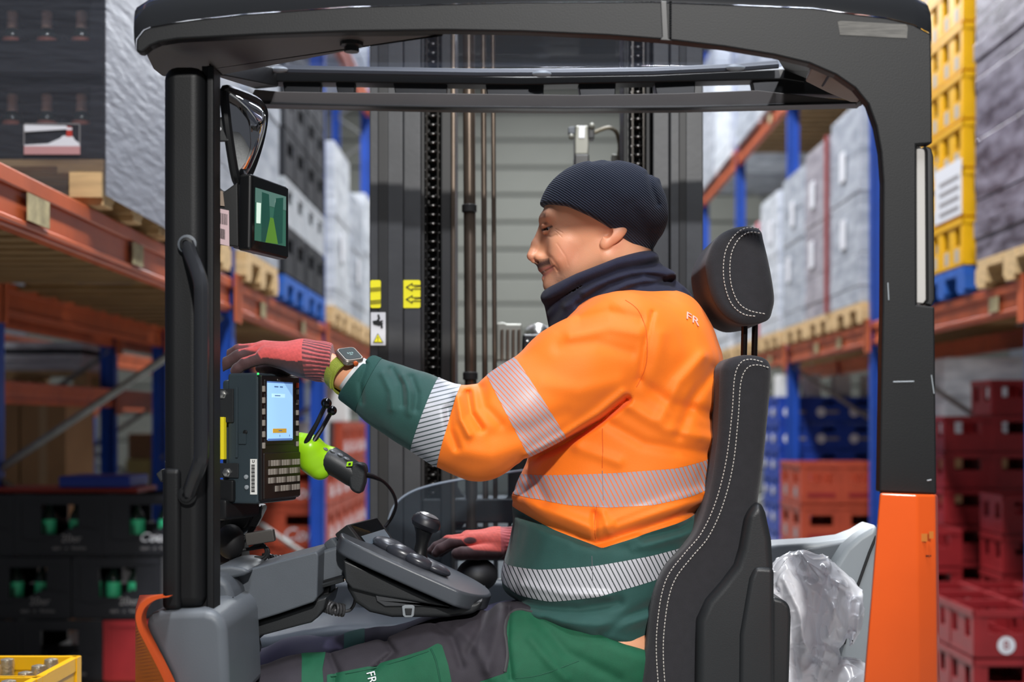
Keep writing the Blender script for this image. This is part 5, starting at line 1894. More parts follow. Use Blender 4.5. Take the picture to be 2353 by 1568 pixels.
def d_beanie(p):
    u, l, v = uv(p)
    d = ell([u, l, v], (1384, 0, 492), (146, 101, 126), 0) * ST
    d = smin(d, ell([u, l, v], (1440, 0, 480), (84, 92, 92)) * ST, .03)
    edge = np.interp(u, [1200, 1236, 1262, 1300, 1350, 1400, 1440, 1465, 1540], [468, 471, 475, 484, 508, 537, 566, 584, 592])
    d = smax(d, (v - edge) * ST, .008)
    d = smin(d, ell([u, l, v], (1501, 0, 432), (13, 30, 26), .5) * ST, .008)
    return d + folds(p, [([(1490, 400), (1497, 430), (1512, 470)], 6, .004), ([(1360, 372), (1390, 372), (1410, 368)], 5, .003), ([(1455, 470), (1480, 520), (1505, 550)], 16, .003), ([(1420, 440), (1470, 480), (1490, 560)], 18, -.002)], 2.9) + .0008 * sines(p, 80, 12)


bn = Soft.make(d_beanie, pt(1222, 606, 2.82) - np.array([0, .105, 0]), pt(1535, 352, 2.82) + np.array([0, .105, 0]), .003)
bn.add('beanie', m_beanie, D_)

# ---- head (sizes in photo pixels at the head's distance)
def d_head(p):
    u, l, v = uv(p)
    a = np.abs(l)
    q = [u, a, v]
    P = lambda x, y, z: (x, y, z)
    d = ell([u, l, v], (1386, 0, 492), (136, 90, 116))
    d = smin(d, ell([u, l, v], (1338, 0, 566), (92, 66, 112)), 34)
    d = smin(d, cone(q, P(1282, 8, 648), P(1388, 58, 596), 24, 30), 26)
    d = smin(d, cone(q, P(1420, 0, 590), P(1452, 0, 730), 74, 78), 30)
    d = smin(d, cone(q, P(1250, 8, 504), P(1263, 40, 501), 9, 11), 22)
    d = smin(d, ell(q, (1294, 46, 566), (30, 24, 26)), 22)
    d = smin(d, ell(q, (1290, 44, 596), (26, 22, 26)), 20)
    d = smin(d, ell(q, (1266, 0, 612), (29, 36, 24)), 14)
    d = smin(d, ell(q, (1272, 0, 654), (24, 26, 22)), 14)
    d = smax(d, -ell(q, (1243, 33, 528), (17, 17, 13)), 12)
    n = cone(q, P(1247, 0, 524), P(1232, 0, 560), 9, 10)
    n = smin(n, cone(q, P(1232, 0, 560), P(1223, 0, 587), 9.5, 12.5), 8)
    n = smin(n, ell(q, (1241, 13, 591), (13, 8.5, 9.5)), 6)
    n = smin(n, cone(q, P(1226, 0, 599), P(1240, 0, 603), 5, 5), 5)
    n = smin(n, cone(q, P(1250, 0, 532), P(1247, 0, 598), 11, 16), 8)
    d = smin(d, n, 9)
    d = smax(d, -ell(q, (1235, 10, 601), (10, 5, 6)), 2)
    d = smin(d, cone(q, P(1244, 0, 617), P(1271, 27, 611), 7.2, 3.6), 4)
    d = smin(d, cone(q, P(1253, 0, 640), P(1272, 23, 622), 7.8, 4), 4)
    d = smax(d, -cone(q, P(1243, 0, 629), P(1277, 30, 614), 3.4, 3.0), 1.8)
    # lids
    up = smin(cone(q, P(1248, 22, 531), P(1249, 32, 523), 4.2, 5.2), cone(q, P(1249, 32, 523), P(1276, 46, 522), 5.2, 3.6), 2)
    lo = smin(cone(q, P(1248, 22, 534), P(1251, 33, 538), 3.2, 4.2), cone(q, P(1251, 33, 538), P(1275, 46, 528), 4.2, 3), 2)
    d = smin(d, up, 5)
    d = smin(d, lo, 4)
    # ear
    e = ell(q, (1407, 87, 550), (17, 9, 40), .85)
    e = smin(e, ell(q, (1387, 86, 571), (10, 8, 13), .5), 8)
    d = smin(d, e, 4)
    d = smax(d, -ell(q, (1392, 92, 547), (9, 12, 13), .6), 3)
    return d * ST + folds(p, F_FACE, 2.815)


F_FACE = [([(1253, 583), (1268, 594), (1280, 611), (1284, 630)], 4.0, .0019), ([(1287, 600), (1294, 616), (1296, 636)], 7, -.0009), ([(1274, 612), (1280, 622)], 2.6, .0018), ([(1277, 527), (1292, 535)], 1.5, .0007),
          ([(1276, 531), (1290, 544)], 1.5, .0007), ([(1280, 560), (1300, 590), (1306, 610)], 2.5, .0005), ([(1252, 541), (1266, 545), (1278, 540)], 3, .0016)]
hd = Soft.make(d_head, pt(1200, 742, 2.82) - np.array([0, .095, 0]), pt(1535, 365, 2.82) + np.array([0, .095, 0]), .0016)
# plain body under the clothes: one surface of torso, arms, hands' wrists and legs
_al = [a for a in armL]
legL, qL = C4([(1405, 1500, 2.725, .118), (1180, 1545, 2.70, .108), (900, 1600, 2.68, .092), (610, 1655, 2.67, .078)])
legR, qR = C4([(1405, 1500, 2.92, .118), (1180, 1520, 2.93, .105), (900, 1545, 2.94, .088), (640, 1580, 2.95, .078)])


def d_body(p):
    d = smax(d_torso(p), hem(p), .02) + .02
    d = smin(d, chain(p, armL[:7], [r - .022 for r in rL[:7]], .03), .03)
    d = smin(d, cone(p, armL[6], pt(735, 836, 2.648), .031, .0275), .02)
    d = smin(d, chain(p, armR, [r - .02 for r in rR], .03), .03)
    d = smin(d, cone(p, armR[-1], pt(1120, 1245, 3.03), .025, .025), .02)
    d = smin(d, chain(p, legL, [r - .02 for r in qL], .03), .04)
    d = smin(d, chain(p, legR, [r - .02 for r in qR], .03), .04)
    return smin(d, cone(p, pt(1452, 730, 2.822), pt(1480, 800, 2.822), .06, .09), .03)


bo = Soft.make(d_body, pt(560, 1760, 2.50), np.array([.36, 3.18, 1.60]), .010)
V = np.concatenate([hd.V, bo.V]); Tt = np.concatenate([hd.T, bo.T + len(hd.V)]); Nn = np.concatenate([hd.N, bo.N])
full = Soft(V, Tt, Nn)
u, l, v = uv(P3(V))
a = np.abs(l)
base = np.array(rgb('dfa07c')[:3])
tone = np.tile(base, (len(V), 1))
def blend(mask, col):
    global tone
    mask = np.clip(mask, 0, 1)[:, None]
    tone = tone * (1 - mask) + np.array(rgb(col)[:3]) * mask
ishd = (np.arange(len(V)) < len(hd.V)).astype(float)
g3 = lambda c, r: np.exp(-(((u - c[0]) / r[0]) ** 2 + ((a - c[1]) / r[1]) ** 2 + ((v - c[2]) / r[2]) ** 2)) * ishd
blend(.55 * g3((1300, 55, 588), (34, 40, 34)), 'd08a70')
blend(.5 * g3((1218, 0, 590), (16, 14, 16)), 'd28a74')
blend(.7 * g3((1405, 84, 560), (26, 16, 30)), 'd2805f')
sd = (np.sin(u * 2.1 + l * 1.3) * np.sin(v * 1.9 - l * 1.7) * .5 + .5)
blend((.40 + .3 * sd) * g3((1284, 30, 646), (40, 60, 26)), '7f655f')
blend((.9 + .3 * sd) * np.exp(-((v - np.interp(u, [1230, 1250, 1275], [611, 608, 604])) / 9) ** 2) ** .6 * (u < 1276) * (a < 44) * (u > 1228) * (v > 597) * ishd, '4a342d')
mv = np.interp(u, [1236, 1274], [621, 613])
blend(.8 * np.exp(-((v - np.interp(u, [1240, 1274], [622.5, 614.5])) / 3.0) ** 2) * (u < 1280) * (a < 48) * ishd, 'b0625c')
blend(.8 * np.exp(-((v - np.interp(u, [1245, 1274], [637, 619])) / 4.2) ** 2) * (u < 1275) * (a < 44) * ishd, 'b8706a')
blend(.6 * np.exp(-((v - np.interp(a, [8, 30, 46], [500, 494, 500])) / 4.5) ** 2) * (u < 1276) * (a > 9) * (a < 48) * ishd, '5a4438')
blend(.9 * np.exp(-((v - np.interp(u, [1247, 1275], [531, 524])) / 3.2) ** 2) * (u < 1277) * (u > 1240) * (a > 18) * (a < 50) * ishd, '3a2a26')
blend(.85 * np.exp(-((v - np.interp(u, [1243, 1276], [628.5, 614])) / 2.2) ** 2) * (u < 1280) * (a < 50) * ishd, '5c2c2a')
blend(.8 * np.exp(-((u - 1256) / 6) ** 2 - ((v - 624.5) / 2.6) ** 2) * (a < 26) * ishd, 'd8cfc9')
full.add('body', m_skin, D_, color=tone)
for s in (-1, 1):
    c_ = Vector(((1266 - CX) * ST, 2.822 + s * 33 * ST, CZ - (530 - CY) * ST))
    eb = B().ball(c_, 11.5 * ST, 20, 14).done('eye', mat('eye_white', '9c8e88', .15), D_)
    gz = Vector((-.80, s * .38, -.22)).normalized()
    B().ball(c_ + gz * 6.6 * ST, 6.2 * ST, 14, 10).done('iris', mat('iris_dark', '15100e', .06), eb)

# ---- gloves
def glove(name, d, box0, box1, dark, cuff_line, label, back='d2524f'):
    s = Soft.make(d, box0, box1, .0017)
    cuff, hand = s.cut(cuff_line)
    if pxy(cuff.V)[0].mean() < pxy(hand.V)[0].mean():
        cuff, hand = hand, cuff
    r = empty(name, tuple(hand.V.mean(0)), None)
    r.parent = D_
    r.matrix_parent_inverse = Matrix.Translation(-D_.location)
    LOCS[r.name] = tuple(hand.V.mean(0))
    r['label'] = label
    for nm_, q in (('glove_hand', hand), ('knit_cuff', cuff)):
        k = np.clip(dark(q), 0, 1)[:, None]
        fl = (.92 + .16 * sines(P3(q.V), 900, 5))[:, None]
        if nm_ == 'knit_cuff':
            rb = np.clip(.5 + 1.1 * ribs(q.V), 0, 1)[:, None]
            col = np.array(rgb('5d2c30')[:3]) * (1 - rb) + np.array(rgb('c75a5c')[:3]) * rb
            k = k * .6
        else:
            col = np.array(rgb(back)[:3])[None]
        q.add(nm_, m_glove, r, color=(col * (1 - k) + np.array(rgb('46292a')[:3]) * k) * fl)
    return r


AX0, AX1 = pt(775, 838, 2.636), pt(690, 826, 2.664)


def ribs(V, A0=None, A1=None):
    A0 = AX0 if A0 is None else A0
    A1 = AX1 if A1 is None else A1
    t = (A1 - A0) / np.linalg.norm(A1 - A0)
    q = V - A0
    q = q - (q @ t)[:, None] * t
    e1 = np.cross(t, [0, 1, 0]); e1 /= np.linalg.norm(e1)
    e2 = np.cross(t, e1)
    return np.sin(np.arctan2(q @ e1, q @ e2) * 30)


def d_gl(p):
    d = chain(p, [pt(768, 836, 2.638), pt(735, 831, 2.65), pt(695, 824, 2.662)], [.0355, .0352, .0345], .01)
    u_ = CX + F * p[0] / 2.65
    V = np.stack([np.ravel(c) for c in p], 1)
    rb = ribs(V).reshape(np.shape(p[0]))
    d = d + np.where(u_ > 690, -.0007 * rb, 0)
    d = smax(d, (p[0] - W(764, 0, 2.64).x), .004)
    for (k0, k1, r0, r1) in (((700, 828, 2.640), (612, 818, 2.652), .029, .017), ((700, 822, 2.665), (605, 808, 2.676), .031, .0185), ((700, 822, 2.690), (608, 805, 2.702), .029, .0185), ((690, 832, 2.70), (615, 806, 2.722), .024, .016)):
        d = smin(d, cone(p, pt(*k0), pt(*k1), r0, r1), .014)
    for ch, rr in (([(605, 822, 2.648), (563, 836, 2.640), (545, 848, 2.638), (540, 853, 2.638)], [.0125, .0108, .0098, .0085]),
                   ([(602, 808, 2.670), (548, 819, 2.666), (520, 835, 2.665), (509, 844, 2.665)], [.0138, .0118, .0108, .009]),
                   ([(604, 803, 2.698), (548, 806, 2.700), (518, 822, 2.704), (505, 832, 2.705)], [.0138, .0118, .0108, .009]),
                   ([(610, 802, 2.722), (560, 806, 2.735), (530, 822, 2.745), (518, 832, 2.748)], [.0132, .0115, .0105, .009]),
                   ([(690, 838, 2.705), (650, 846, 2.742), (615, 846, 2.762), (600, 846, 2.768)], [.018, .015, .013, .011])):
        d = smin(d, chain(p, [pt(*c) for c in ch], rr, .004), .006)
    return d + .0005 * sines(p, 260, 21)


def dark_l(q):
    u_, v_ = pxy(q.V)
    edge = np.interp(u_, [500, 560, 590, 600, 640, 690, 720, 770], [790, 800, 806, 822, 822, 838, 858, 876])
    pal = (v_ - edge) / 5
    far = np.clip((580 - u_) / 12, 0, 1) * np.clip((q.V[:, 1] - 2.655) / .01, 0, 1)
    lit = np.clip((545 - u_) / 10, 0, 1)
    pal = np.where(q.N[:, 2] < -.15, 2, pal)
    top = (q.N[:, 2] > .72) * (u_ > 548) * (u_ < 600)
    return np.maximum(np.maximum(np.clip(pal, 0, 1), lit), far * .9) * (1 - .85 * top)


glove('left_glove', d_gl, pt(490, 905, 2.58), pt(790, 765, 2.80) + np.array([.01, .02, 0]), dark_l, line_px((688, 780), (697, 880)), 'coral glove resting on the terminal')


AX2, AX3 = pt(1180, 1250, 3.03), pt(1130, 1248, 3.03)


def d_gr(p):
    d = chain(p, [pt(1215, 1254, 3.035), pt(1180, 1250, 3.03), pt(1140, 1247, 3.03)], [.035, .034, .032], .01)
    V = np.stack([np.ravel(c) for c in p], 1)
    d = d + np.where(CX + F * p[0] / 3.03 > 1142, -.0007 * ribs(V, AX2, AX3).reshape(np.shape(p[0])), 0)
    for (k0, k1, r0, r1) in (((1140, 1250, 3.01), (1082, 1243, 3.00), .028, .017), ((1140, 1247, 3.035), (1076, 1238, 3.03), .030, .018), ((1140, 1247, 3.06), (1080, 1240, 3.06), .027, .017)):
        d = smin(d, cone(p, pt(*k0), pt(*k1), r0, r1), .014)
    for ch, rr in (([(1082, 1246, 2.995), (1040, 1248, 2.985), (1012, 1262, 2.98), (1002, 1272, 2.98)], [.0138, .012, .0108, .0095]),
                   ([(1076, 1240, 3.02), (1030, 1244, 3.015), (1002, 1258, 3.01), (992, 1266, 3.01)], [.0138, .012, .0108, .0095]),
                   ([(1076, 1240, 3.045), (1032, 1246, 3.045), (1006, 1260, 3.04), (996, 1270, 3.04)], [.013, .0115, .0105, .009]),
                   ([(1080, 1244, 3.068), (1042, 1252, 3.07), (1020, 1264, 3.07), (1012, 1272, 3.07)], [.012, .0105, .0095, .0085]),
                   ([(1140, 1268, 2.995), (1098, 1270, 2.972), (1062, 1272, 2.965), (1050, 1273, 2.965)], [.0185, .0155, .0135, .0118])):
        d = smin(d, chain(p, [pt(*c) for c in ch], rr, .004), .006)
    return d + .0005 * sines(p, 260, 22)


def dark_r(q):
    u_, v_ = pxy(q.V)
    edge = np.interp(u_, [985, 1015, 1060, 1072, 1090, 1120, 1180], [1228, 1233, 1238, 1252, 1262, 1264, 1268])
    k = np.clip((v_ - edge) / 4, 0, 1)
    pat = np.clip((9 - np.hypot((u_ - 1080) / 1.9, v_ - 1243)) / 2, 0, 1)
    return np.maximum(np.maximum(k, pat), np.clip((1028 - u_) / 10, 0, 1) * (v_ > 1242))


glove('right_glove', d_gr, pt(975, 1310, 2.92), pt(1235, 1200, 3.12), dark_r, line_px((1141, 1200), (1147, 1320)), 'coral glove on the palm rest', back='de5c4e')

# ---- wrist watch
e1 = Vector((44, 33, 8)).normalized()
e2 = Vector((29, -38, -29)).normalized()
wn = e2.cross(e1).normalized()
if wn.z < 0:
    wn = -wn
wc = W(804, 814, 2.605)
wm = Matrix.Identity(4)
for i in range(3):
    wm[i][0], wm[i][1], wm[i][2], wm[i][3] = e1[i], e2[i], wn[i], wc[i]
wt = empty('wrist_watch', tuple(wc), None)
wt.parent = D_
wt.matrix_parent_inverse = Matrix.Translation(-D_.location)
LOCS[wt.name] = tuple(wc)
wt['label'] = 'titanium watch on an olive strap'
def rrect(a, b_, r, n=6):
    o = []
    for cx_, cy_, a0 in ((a - r, b_ - r, 0), (-a + r, b_ - r, 90), (-a + r, -b_ + r, 180), (a - r, -b_ + r, 270)):
        for k in range(n + 1):
            t = math.radians(a0 + 90 * k / n)
            o.append((cx_ + r * math.cos(t), cy_ + r * math.sin(t)))
    return o
def slab(name, a, b_, r, z0, z1, m, par, bev=.0015):
    return B().poly([wm @ Vector((x, y, z0)) for x, y in rrect(a, b_, r)], wn * (z1 - z0)).done(name, m, par, bevel=bev, seg=3)
slab('case', .0205, .0235, .009, -.011, .0, mat('titanium', 'a89e94', .4, metal=.9), wt, .003)
slab('bezel', .0190, .0220, .008, -.001, .0012, mat('titanium_bright', 'a8a096', .5, metal=.8), wt, .0008)
scr = slab('watch_glass', .0170, .0200, .0065, .0005, .0018, mat('watch_glass', '12211c', .4, spec=.12), wt, .0005)
for (x, y, w_) in ((-.004, -.001, .0028), (.0005, -.001, .0028), (.005, -.001, .0028), (0, .006, .006)):
    B().poly([wm @ Vector((x - w_ / 2, y - .002, .0019)), wm @ Vector((x + w_ / 2, y - .002, .0019)), wm @ Vector((x + w_ / 2, y + (.0005 if w_ > .005 else .003), .0019)), wm @ Vector((x - w_ / 2, y + (.0005 if w_ > .005 else .003), .0019))], wn * .0002).done('digit', mat('watch_digit', '5e7f77', .4), scr)
B().lathe([(.004, 0), (.0045, .002), (.0045, .005), (.003, .006)], 14, frame(wm @ Vector((.0, .0235, -.005)), e1, e2)).done('crown', mat('crown_orange', 'c05a2a', .4), wt)
ctr = Vector(pt(776, 843, 2.638))
ra = (wc - ctr)
ra = ra - e2 * ra.dot(e2)
V, Fc = [], []
nS = 40
R0 = .0345
cc_ = wc - wn * (.010 + .0335)
for k in range(nS):
    t = 2 * math.pi * k / nS
    for (dr, w_) in ((0, -.015), (0, .015), (.003, .0143), (.003, -.0143)):
        V.append(cc_ + (wn * math.cos(t) + e1 * math.sin(t)) * (R0 + dr) + e2 * w_)
for k in range(nS):
    j = (k + 1) % nS
    for i in range(4):
        Fc.append((k * 4 + i, k * 4 + (i + 1) % 4, j * 4 + (i + 1) % 4, j * 4 + i))
o = from_py('strap', V, Fc, mat('strap_olive', '8f9a35', .7, var=.1, vscale=60, bump=.7, bscale=700), wt, smooth=True)
o.data.set_sharp_from_angle(angle=.7)
V, Fc = [], []
for k in range(14):
    t = -1.15 - .9 * k / 13
    for (dr, w_) in ((.003, -.0125), (.003, .0125), (.0065, .0118), (.0065, -.0118)):
        V.append(cc_ + (wn * math.cos(t) + e1 * math.sin(t)) * (R0 + dr) + e2 * w_)
for k in range(13):
    for i in range(4):
        Fc.append((k * 4 + i, k * 4 + (i + 1) % 4, k * 4 + 4 + (i + 1) % 4, k * 4 + 4 + i))
from_py('strap_tab', V, Fc, MATS['strap_olive'], wt, smooth=False)
# white shirt cuff under the sleeve
B().tube([Vector(armL[-1]) + Vector(_ca) * k for k in (-.012, -.004, .004, .009)], [.037, .0378, .0375, .0365], 24, cap=False).done('shirt_cuff', m_cuffw, D_)

# ---- trousers
F_TR = [([(1130, 1380), (1110, 1440), (1080, 1500)], 12, .006), ([(1150, 1400), (1140, 1460), (1120, 1540)], 14, -.005), ([(1000, 1440), (1040, 1470), (1060, 1530)], 10, .005), ([(880, 1465), (905, 1500), (860, 1540)], 8, .006),
        ([(760, 1510), (775, 1545), (770, 1568)], 8, .005), ([(1170, 1400), (1165, 1480), (1175, 1560)], 7, .005), ([(1230, 1420), (1300, 1500), (1420, 1560)], 14, .004), ([(1220, 1470), (1260, 1520), (1300, 1560)], 12, -.004), ([(1050, 1440), (1090, 1480), (1130, 1560)], 12, -.004)]
legL2, qL2 = C4([(1400, 1512, 2.725, .122), (1180, 1545, 2.705, .120), (1020, 1572, 2.69, .110), (860, 1606, 2.68, .0935), (690, 1618, 2.675, .080), (540, 1650, 2.67, .078), (480, 1760, 2.67, .07)])
legR2, qR2 = C4([(1400, 1500, 2.92, .120), (1180, 1515, 2.93, .108), (1020, 1532, 2.935, .098), (860, 1556, 2.94, .088), (690, 1560, 2.95, .076), (560, 1600, 2.95, .074), (500, 1740, 2.95, .068)])


def d_tr(p):
    d = smin(chain(p, legL2, qL2, .05), chain(p, legR2, qR2, .05), .03)
    d = smin(d, ell(p, pt(1400, 1470, 2.822), (.125, .185, .12)), .05)
    d = smax(d, -(hem(p) + .035), .02)
    return d + folds(p, F_TR, 2.80) * 1.3 + .0012 * sines(p, 55, 31) + .0008 * sines(p, 130, 32)


tr_ = Soft.make(d_tr, pt(470, 1760, 2.55), pt(1545, 1330, 2.9) + np.array([0, .18, 0]), .0045)
trs = empty('trousers', tuple(W(1100, 1500, 2.8)), None)
trs.parent = D_
trs.matrix_parent_inverse = Matrix.Translation(-D_.location)
LOCS[trs.name] = tuple(W(1100, 1500, 2.8))
near, farl = tr_.cut(lambda V: V[:, 1] - 2.822)
def inpoly(pl):
    def f(V):
        u_, v_ = pxy(V)
        return poly_sd(pl, u_, v_)
    return f
def nearside(pl):
    f = inpoly(pl)
    return lambda V: np.maximum(f(V), (V[:, 1] - 2.70) * 1500)
band, near = near.cut(inpoly([(742, 1480), (748, 1501), (741, 1540), (750, 1640), (696, 1640), (693, 1560), (694, 1516), (690, 1480)]))
band.push(.0012).add('knee_band', m_tgreen, trs, label='green band at the knee')
pk, near = near.cut(nearside([(752, 1554), (870, 1530), (980, 1496), (1006, 1482), (1016, 1486), (1030, 1530), (1044, 1600), (1050, 1680), (752, 1680)]))
pk.push(.004).add('thigh_pocket', m_tgreen, trs, label='green pocket panel')
hp_, near = near.cut(inpoly([(1160, 1448), (1166, 1420), (1184, 1402), (1230, 1408), (1300, 1440), (1520, 1400), (1560, 1700), (1060, 1700), (1100, 1568), (1160, 1548), (1166, 1500)]))
hp_.push(.001).add('seat_panel', m_tgreen, trs, label='green hip panel')
near.add('charcoal_leg', m_tchar, trs)
tl, farl = farl.cut(inpoly([(792, 1400), (838, 1400), (838, 1520), (790, 1520)]))
tl.push(.001).add('far_knee_band', mat('teal_band', '0f4a48', .75), trs, label='teal band on the far leg')
farl.add('far_leg', m_tnavy, trs, label='dark navy far leg')
seam('pocket_edge', [(1160, 1545), (1166, 1500), (1160, 1450), (1167, 1420), (1186, 1404), (1215, 1406), (1240, 1418)], mat('edge_grey', '3a3a3c', .7), trs, d_tr, r=.0035, Ya=2.45)
seam('stitch_seam', [(990, 1492), (1002, 1520), (1012, 1568)], mat('seam_green', '0d4a34', .7), trs, lambda p: d_tr(p) - .004, r=.0018, Ya=2.45)
seam('stitch_seam', [(760, 1556), (870, 1534), (985, 1498)], mat('seam_green', '0d4a34', .7), trs, lambda p: d_tr(p) - .004, r=.0014, Ya=2.45)
seam('stitch_seam', [(1180, 1560), (1240, 1552), (1330, 1520)], mat('seam_green', '0d4a34', .7), trs, d_tr, r=.0016, Ya=2.45)
p_, n_v = onto(d_tr, 854, 1560, 2.45)
text('pocket_print', 'FR', m_white, frame(p_ + n_v * .0055, Vector((.25, 0, -1)), n_v), .022, trs)
# ------------------------------------------------------------------ vehicle terminal on the left post
m_slate = mat('terminal_slate', '2b363c', .45, var=.05, bump=.1, bscale=500)
m_key = mat('key_grey', '8f8880', .45)
m_keyd = mat('key_dark', '5c554f', .45)
ta = math.radians(18)
TU, TN = Vector((math.sin(ta), math.cos(ta), 0)), Vector((math.cos(ta), -math.sin(ta), 0))
TO = Vector((-.4694, 2.60, 1.199))
TW, TH = .158, .241
tl_ = lambda u, v, n=0.: TO + TU * u + Vector((0, 0, v)) + TN * n
tm = Matrix.Identity(4)
for i in range(3):
    tm[i][0], tm[i][1], tm[i][2], tm[i][3] = TU[i], (0, 0, 1)[i], TN[i], TO[i]
TE = empty('vehicle_terminal', tuple(TO), 'dark slate vehicle computer with lit screen and keypad under the driver\'s left hand', 'computer')
def tbox(name, u0, u1, v0, v1, n0, n1, m, par=None, bev=.002):
    return B().box(u0, u1, v0, v1, n0, n1, tm).done(name, m, par or TE, bevel=bev)
tbox('housing', 0, TW, .0, TH, -.07, -.006, m_slate, bev=.006)
tbox('back_shell', .012, TW - .012, .02, TH - .012, -.088, -.068, m_slate, bev=.006)
fp = tbox('front_panel', .003, TW - .003, .006, TH - .004, -.01, 0, m_black, bev=.003)
tbox('keypad_panel', .008, TW - .004, .008, .094, -.004, .003, mat('keypad_brown', '1c1613', .4), fp, .003)
tbox('screen_frame', .012, .130, .108, TH - .012, -.002, .002, m_black, fp, .002)
scr = tbox('screen', .019, .121, .118, .2235, .0015, .0026, mat('screen_lit', '9cc4ee', .2, emit='8fc0f5', estr=.78), fp, 0)
tbox('screen_bar', .019, .121, .2235, .2262, .0015, .0026, mat('screen_bar', '5d7fb8', .2, emit='4a6fb0', estr=.5), scr, 0)
tbox('screen_foot', .021, .119, .116, .120, .0016, .0028, MATS['screen_bar'], scr, 0)
tbox('field', .037, .088, .1965, .2035, .0026, .0030, mat('field_lit', 'aed3f8', .2, emit='a7d0fb', estr=.9), scr, 0)
tbox('button', .040, .094, .1305, .1385, .0026, .0032, mat('button_amber', 'c9a040', .3, emit='b98a20', estr=.55), scr, 0)
for (u0, v0, w_, h_) in ((.045, .2155, .016, .0022), (.067, .2155, .012, .0022), (.047, .1992, .022, .0016), (.062, .1338, .014, .0018), (.066, .1235, .002, .0035), (.105, .1235, .002, .0035)):
    tbox('print_line', u0, u0 + w_, v0, v0 + h_, .0032, .0034, mat('screen_ink', '56779e', .3, emit='44658e', estr=.4), scr, 0)
for i in range(6):
    tbox('key', .0045, .0100, .206 - i * .0208, .217 - i * .0208, -.001, .004, m_key, fp, .001)
    tbox('key', .1395, .1450, .204 - i * .0200, .2135 - i * .0200, -.001, .004, m_key, fp, .001)
tbox('red_key', .1395, .1450, .2165, .226, -.001, .004, mat('key_red', 'd2502a', .4), fp, .001)
for r, (v0, n_, u0) in enumerate(((.0745, 12, .022), (.0585, 12, .022), (.0425, 12, .022), (.0265, 9, .048))):
    for k in range(n_):
        du = (.150 - u0) / n_
        tbox('key', u0 + du * k, u0 + du * (k + .72), v0 - .0055, v0 + .0055, .002, .0052, m_key if (k + r) % 4 else m_keyd, fp, .0008)
B().ball(tl_(-.004, TH - .002, -.004), .0018, 10, 8).done('status_lamp', mat('led_green', '20ff40', .3, emit='20ff40', estr=6.), TE)
text('name_print', 'lxe', m_key, tm @ Matrix.Translation((.068, .2275, .0004)), .010, fp)
lb = B().box(-.0008, .0002, .018, .083, -.022, -.008, tm).done('barcode_label', m_carton_w, TE)
for i in range(22):
    v = .0225 + i * .0023
    B().box(-.0012, -.0006, v, v + (.0012 if i % 3 else .0018), -.0195, -.0125, tm).done('bar', m_black, lb)
text('label_letter', 'U', m_black, frame(tl_(-.0012, .0785, -.015), TN, -TU), .007, lb)
# mounting bracket, yellow latch, bolts (all part of the terminal mount)
b = B().box(-.004, .0, .150, .212, -.095, -.055, tm)
b.done('mount_plate', m_plastic_d, TE, bevel=.0015)
B().box(-.004, .0, .048, .075, -.092, -.045, tm).done('mount_plate', m_plastic_d, TE, bevel=.0015)
yl = B().box(-.012, .0, .082, .160, -.086, -.0705, tm).done('yellow_latch', mat('latch_yellow', 'e6d420', .5, bump=.2, bscale=400), TE, bevel=.0015)
B().box(-.008, .0, .09, .142, -.091, -.085, tm).done('latch_edge', MATS['latch_yellow'], yl, bevel=.001)
for (v, n, m) in ((.202, -.0765, m_chrome), (.058, -.068, m_chrome)):
    mx_ = frame(tl_(-.004, v, n), TN, -TU)
    bo_ = B().lathe([(.0085, 0), (.0085, .0015), (.0065, .002), (.0062, .0065), (.004, .0075)], 6, mx_).done('bolt', m, TE)
for (v, n) in ((.050, -.030), (.031, -.029), (.20, -.060), (.132, -.032)):
    B().lathe([(.0042, 0), (.0042, .0022), (.002, .003)], 12, frame(tl_(0, v, n), TN, -TU)).done('screw', m_plastic_l if v < .1 else m_black, TE)
B().box(-.010, .004, .003, .045, -.095, -.052, tm).done('cable_clamp', m_black, TE, bevel=.005)
for (v0, v1, n0, n1) in ((.11, .13, -.045, -.03), (.085, .215, -.052, -.047)):
    B().box(-.003, .001, v0, v1, n0, n1, tm).done('side_rib', m_slate, TE, bevel=.001)
B().box(-.02, TW * .7, -.03, .01, -.10, -.06, tm).done('mount_arm', m_black, TE, bevel=.008)

# ------------------------------------------------------------------ camera screen higher up on the post
q = [W(577, 398, 2.46), W(664, 430, 2.58), W(664, 597, 2.58), W(574, 575, 2.46)]
nq = (q[1] - q[0]).cross(q[3] - q[0]).normalized()
if nq.y > 0:
    nq = -nq
MO = empty('camera_screen', tuple(q[3]), 'small black monitor showing a green camera picture below the mirror', 'monitor')
B().poly(q, -nq * .026).done('housing', m_black, MO, bevel=.006, seg=3)
qc = sum(q, Vector()) / 4
B().poly([qc + (p - qc) * .93 - nq * .024 for p in q], -nq * .016).done('back_shell', m_black, MO, bevel=.005)
def mq(s, t, n=.0006):                              # point on the monitor's face
    a = q[0] + (q[1] - q[0]) * s
    c = q[3] + (q[2] - q[3]) * s
    return a + (c - a) * t + nq * n
def mpoly(name, st, m, par, n):
    return B().poly([mq(s, t, n) for s, t in st], nq * .0003).done(name, m, par)
mpoly('glass', [(.04, .03), (.97, .03), (.97, .97), (.04, .97)], mat('monitor_glass', '0a0c0c', .08), MO, .0004)
em = lambda n, c, s: mat(n, c, .15, emit=c, estr=s)
ms = mpoly('screen', [(.10, .17), (.90, .15), (.90, .83), (.10, .86)], em('cam_teal', '2f5a4c', .55), MO, .0009)
